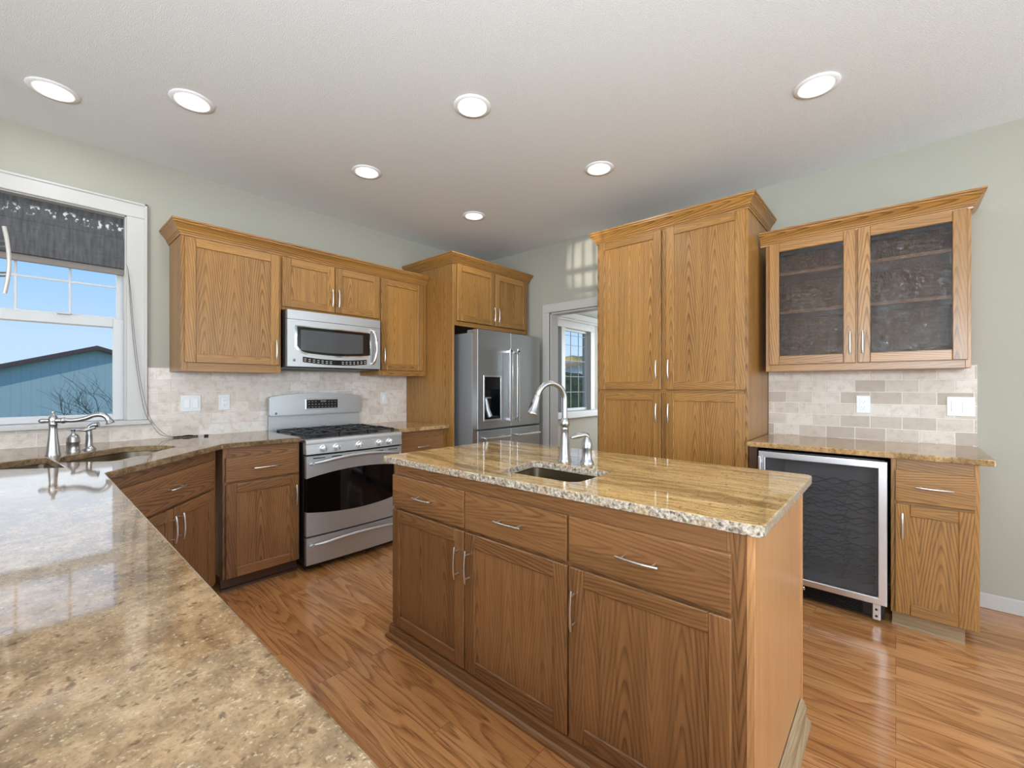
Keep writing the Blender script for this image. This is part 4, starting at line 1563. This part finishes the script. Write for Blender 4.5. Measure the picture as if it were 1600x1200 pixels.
# ------------------------------------------------------------------ roman shade and its cord
T = thing('roman_shade', 'dark grey woven roman shade raised in the kitchen window', 'window shade', (-.15, 3.74, 1.98), world=True)
sx0, sx1 = WX0 + .01, WX1 + .004 - .006
part(T, 'valance', B().plate(rect(sx0, sx1 - .004, 2.19, 2.352), [], 3.748, 3.756, 'xz', .001), M_SHADE_SPECK, label='band with light leaks painted as pale specks')
b = B()
prof = [(3.738, 2.222), (3.728, 2.215), (3.722, 2.15), (3.720, 2.07), (3.724, 2.025), (3.736, 2.02), (3.744, 2.03), (3.746, 2.222)]
va = [b.bm.verts.new((sx0, y, z)) for y, z in prof]
vb = [b.bm.verts.new((sx1 + .004, y, z)) for y, z in prof]
for i in range(len(prof)):
    j = (i + 1) % len(prof)
    f = b.bm.faces.new((va[i], vb[i], vb[j], va[j]))
    for l in f.loops:
        l[b.uv].uv = (l.vert.co.x, l.vert.co.z)
b.bm.faces.new(va)
b.bm.faces.new(vb)
bmesh.ops.recalc_face_normals(b.bm, faces=b.bm.faces[:])
part(T, 'folded_panel', b, M_SHADE)
part(T, 'hem', B().box(sx0, sx1 - .002, 3.737, 3.752, 1.982, 2.035, bev=.004), M_HEM)
T = thing('pull_cord', 'thin shade cord hanging beside the window down to the counter', 'cord', (.46, 3.66, .92), world=True)
b = B()
b.tube(smooth_path([(.428, 3.715, 2.06), (.440, 3.66, 2.0), (.455, 3.655, 1.7), (.478, 3.65, 1.4), (.515, 3.64, 1.12), (.548, 3.632, 1.03), (.59, 3.63, .955), (.64, 3.63, .93), (.68, 3.632, .9235)]), .0016, 6)
b.tube(smooth_path([(.430, 3.715, 2.06), (.446, 3.66, 1.95), (.470, 3.655, 1.6), (.500, 3.65, 1.3), (.540, 3.64, 1.08), (.585, 3.632, .99), (.635, 3.628, .94), (.70, 3.63, .9235)]), .0016, 6)
part(T, 'cord', b, MT('cord_grey', C(120, 112, 104), .8).m)
b = B()
b.tube([(.665, 3.628, .925), (.69, 3.63, .926), (.72, 3.636, .925)], [.004, .005, .004], 8)
b.tube([(.715, 3.622, .927), (.745, 3.626, .928), (.775, 3.63, .926)], [.005, .007, .005], 8)
b.tube([(.77, 3.618, .925), (.80, 3.62, .925)], .004, 8)
b.tube([(.828, 3.585, .926), (.852, 3.586, .926)], .006, 8)
part(T, 'cord_end', b, M_DARK)

# ------------------------------------------------------------------ hanging light at the left edge
px0, py0, pz0 = -.05, 2.92, 1.82
lft = Vector((-.6635, .748, 0))
T = thing('pendant_light', 'curved brushed metal arm of a hanging light in front of the window shade', 'pendant light', (px0 - .16, py0 + .18, H), world=True)
b = B()
pts = smooth_path([Vector((px0, py0, pz0 + dz)) - lft * s for s, dz in ((-.012, .147), (.0, .09), (.008, .03), (.009, -.03), (.002, -.09), (-.010, -.145))])
n = len(pts)
for i in range(n - 1):
    pass
b.tube(pts, .0075, 10)
part(T, 'arm', b, MT('pendant_cream_metal', C(196, 190, 182), .4, .3).m)
b = B()
for dz in (.085, .062, -.055, -.07):
    b.tube([Vector((px0, py0, pz0 + dz)), Vector((px0, py0, pz0 + dz)) + lft * .24], .004, 8)
part(T, 'crossbar', b, M_NICK)
b = B()
c0 = Vector((px0, py0, 0)) + lft * .24
b.tube([(c0.x, c0.y, pz0 - .1), (c0.x, c0.y, H - .02)], .008, 10)
b.lathe([(.06, H - .025), (.06, H - .001)], (c0.x, c0.y, 0), 20)
part(T, 'stem', b, M_NICK)

# ------------------------------------------------------------------ recessed ceiling lights
LBL = ['recessed ceiling light above the window, farthest left of the seven',
       'recessed ceiling light above the corner sink cabinet, next to the one by the window',
       'recessed ceiling light in front of the microwave cabinet',
       'recessed ceiling light in front of the refrigerator cabinet',
       'recessed ceiling light over the end of the island nearest the range',
       'recessed ceiling light in front of the tall pantry',
       'recessed ceiling light nearest the glass-door cabinet']
GL = 'recessed ceiling lights'
proto = thing('recessed_light', LBL[0], 'ceiling light', (LIGHTS[0][0], LIGHTS[0][1], H), group=GL)
part(proto, 'trim_ring', B().lathe([(.076, .002), (.095, .0), (.097, -.003), (.094, -.006), (.078, -.008), (.074, -.004), (.074, .004)], n=40, cap=False), M_CAN, 50)
part(proto, 'baffle', B().lathe([(.0745, -.002), (.070, .02), (.062, .05), (.058, .075), (.056, .08), (.002, .08)], n=40, cap=False), M_CAN, 50)
part(proto, 'lamp', B().lathe([(.030, .078), (.040, .066), (.043, .055), (.040, .044), (.028, .036), (.012, .032), (.001, .031)], n=32), M_BULB, 60)
for (x, y), lb in zip(LIGHTS[1:], LBL[1:]):
    r = proto.copy()
    COL.objects.link(r)
    r.location = (x, y, H)
    r['label'] = lb
    for ch in list(proto.children):
        c = ch.copy()
        COL.objects.link(c)
        c.parent = r
for x, y in LIGHTS:
    light('can_beam', 'AREA', (x, y, H - .012), (0, 0, 0), 3.0, (.95, .99, 1.03), shape='DISK', size=.09)

# ------------------------------------------------------------------ outdoors
solo('sun_block_slab', B().box(-8.9, -3.32, -7, 7, 2.47, 2.6, bev=0), M_WHITE, 'added slab keeping the sun out of the side window', 'roof', kind='structure')  # unseen slab added to block the sun at the side window
solo('ground', B().plate(rect(-60, 120, -40, 140), [], -1.1, -1.0), M_GRASS, 'grassy ground outside the windows', 'ground', kind='structure')
bx, byy, pz, hw = 2.41, 30.0, 3.10, 8.0
ez = pz - hw * .333
T = thing('barn', 'teal metal-sided barn with brown roof seen through the kitchen window', 'barn', (bx, byy, -1), world=True)
b = B().plate([(bx - hw, -1), (bx + hw, -1), (bx + hw, ez), (bx, pz), (bx - hw, ez)], [], byy, byy + 20, 'xz')
part(T, 'wall', b, M_BARN)
b = B()
for s in (-1, 1):
    o = .35
    q = [(bx, pz), (bx + s * (hw + .5), pz - (hw + .5) * .333), (bx + s * (hw + .5), pz - (hw + .5) * .333 + .2), (bx, pz + .2)]
    b.plate(q if s > 0 else q[::-1], [], byy - o, byy + 20.3, 'xz')
part(T, 'roof', b, M_ROOF)

# bare tree
rt = random.Random(11)
b = B()


def branch(p, d, L, r, depth):
    pts = [p]
    q = p.copy()
    dd_ = d.copy()
    for i in range(4):
        dd_ = (dd_ + Vector((rt.uniform(-.22, .22), rt.uniform(-.22, .22), rt.uniform(-.12, .16)))).normalized()
        q = q + dd_ * (L / 4)
        pts.append(q.copy())
    b.tube(pts, [r, r * .9, r * .8, r * .7, r * .58], 6, cap=False)
    if depth > 0:
        for i in range(3 if depth > 1 else 4):
            k = rt.choice((1, 2, 3, 4)) if i else 4
            a = Vector((rt.uniform(-1, 1), rt.uniform(-.8, .8), rt.uniform(-.25, .75)))
            branch(pts[k], (dd_ * .75 + a * .75).normalized(), L * rt.uniform(.6, .85), r * .56, depth - 1)


tp = Vector((1.35, 9.2, -1.0))
for a in ((-.55, -.1, .75), (-.2, .1, 1), (.3, -.1, .9), (-.95, 0, .55), (.6, .2, .8)):
    branch(tp + Vector((0, 0, .9)), Vector(a).normalized(), .70, .015, 4)
b.tube([tp, tp + Vector((0, 0, .95))], [.07, .05], 8)
solo('bare_tree', b, M_BARK, 'leafless shrubby tree in front of the teal barn', 'tree', origin=tp)


def blob(name, c, s, m, label, cat, seed):
    b = B()
    bmesh.ops.create_icosphere(b.bm, subdivisions=4, radius=1)
    rr = random.Random(seed)
    ph = [(rr.uniform(2, 5), rr.uniform(2, 5), rr.uniform(2, 5), rr.uniform(0, 6)) for _ in range(6)]
    for v in b.bm.verts:
        k = 1 + sum(.05 * math.sin(v.co.x * a + v.co.y * b_ + v.co.z * c_ * 1.3 + d_) for a, b_, c_, d_ in ph) + rr.uniform(-.03, .03)
        v.co = Vector(c) + Vector((v.co.x * s[0] * k, v.co.y * s[1] * k, max(-1.0 - c[2], v.co.z * s[2] * k)))
    for f in b.bm.faces:
        f.smooth = True
    return solo(name, b, m, label, cat, origin=(c[0], c[1], -1.0))


blob('hedge', (13.0, 8.6, .1), (4.6, .9, 1.45), M_HEDGE, 'dark green hedge seen through the far room window', 'hedge', 1)
b = B().plate([(20, -1), (34, -1), (34, 2.0), (27, 2.9), (20, 2.0)], [], 17, 25, 'xz')
T = thing('neighbor_house', 'white house beyond the hedge outside the far room window', 'house', (27, 17, -1), world=True)
part(T, 'wall', b, MT('white_siding', C(226, 222, 214), .7).m)
b = B()
for s in (-1, 1):
    q = [(27, 2.9), (27 + s * 7.6, 1.9), (27 + s * 7.6, 2.15), (27, 3.15)]
    b.plate(q if s > 0 else q[::-1], [], 16.7, 25.3, 'xz')
part(T, 'roof', b, MT('tan_roof', C(176, 150, 116), .8).m)
blob('autumn_tree', (52, 34, 2.2), (9, 4, 3.25), M_GOLD, 'broad golden tree mass behind the white house', 'tree', 5)
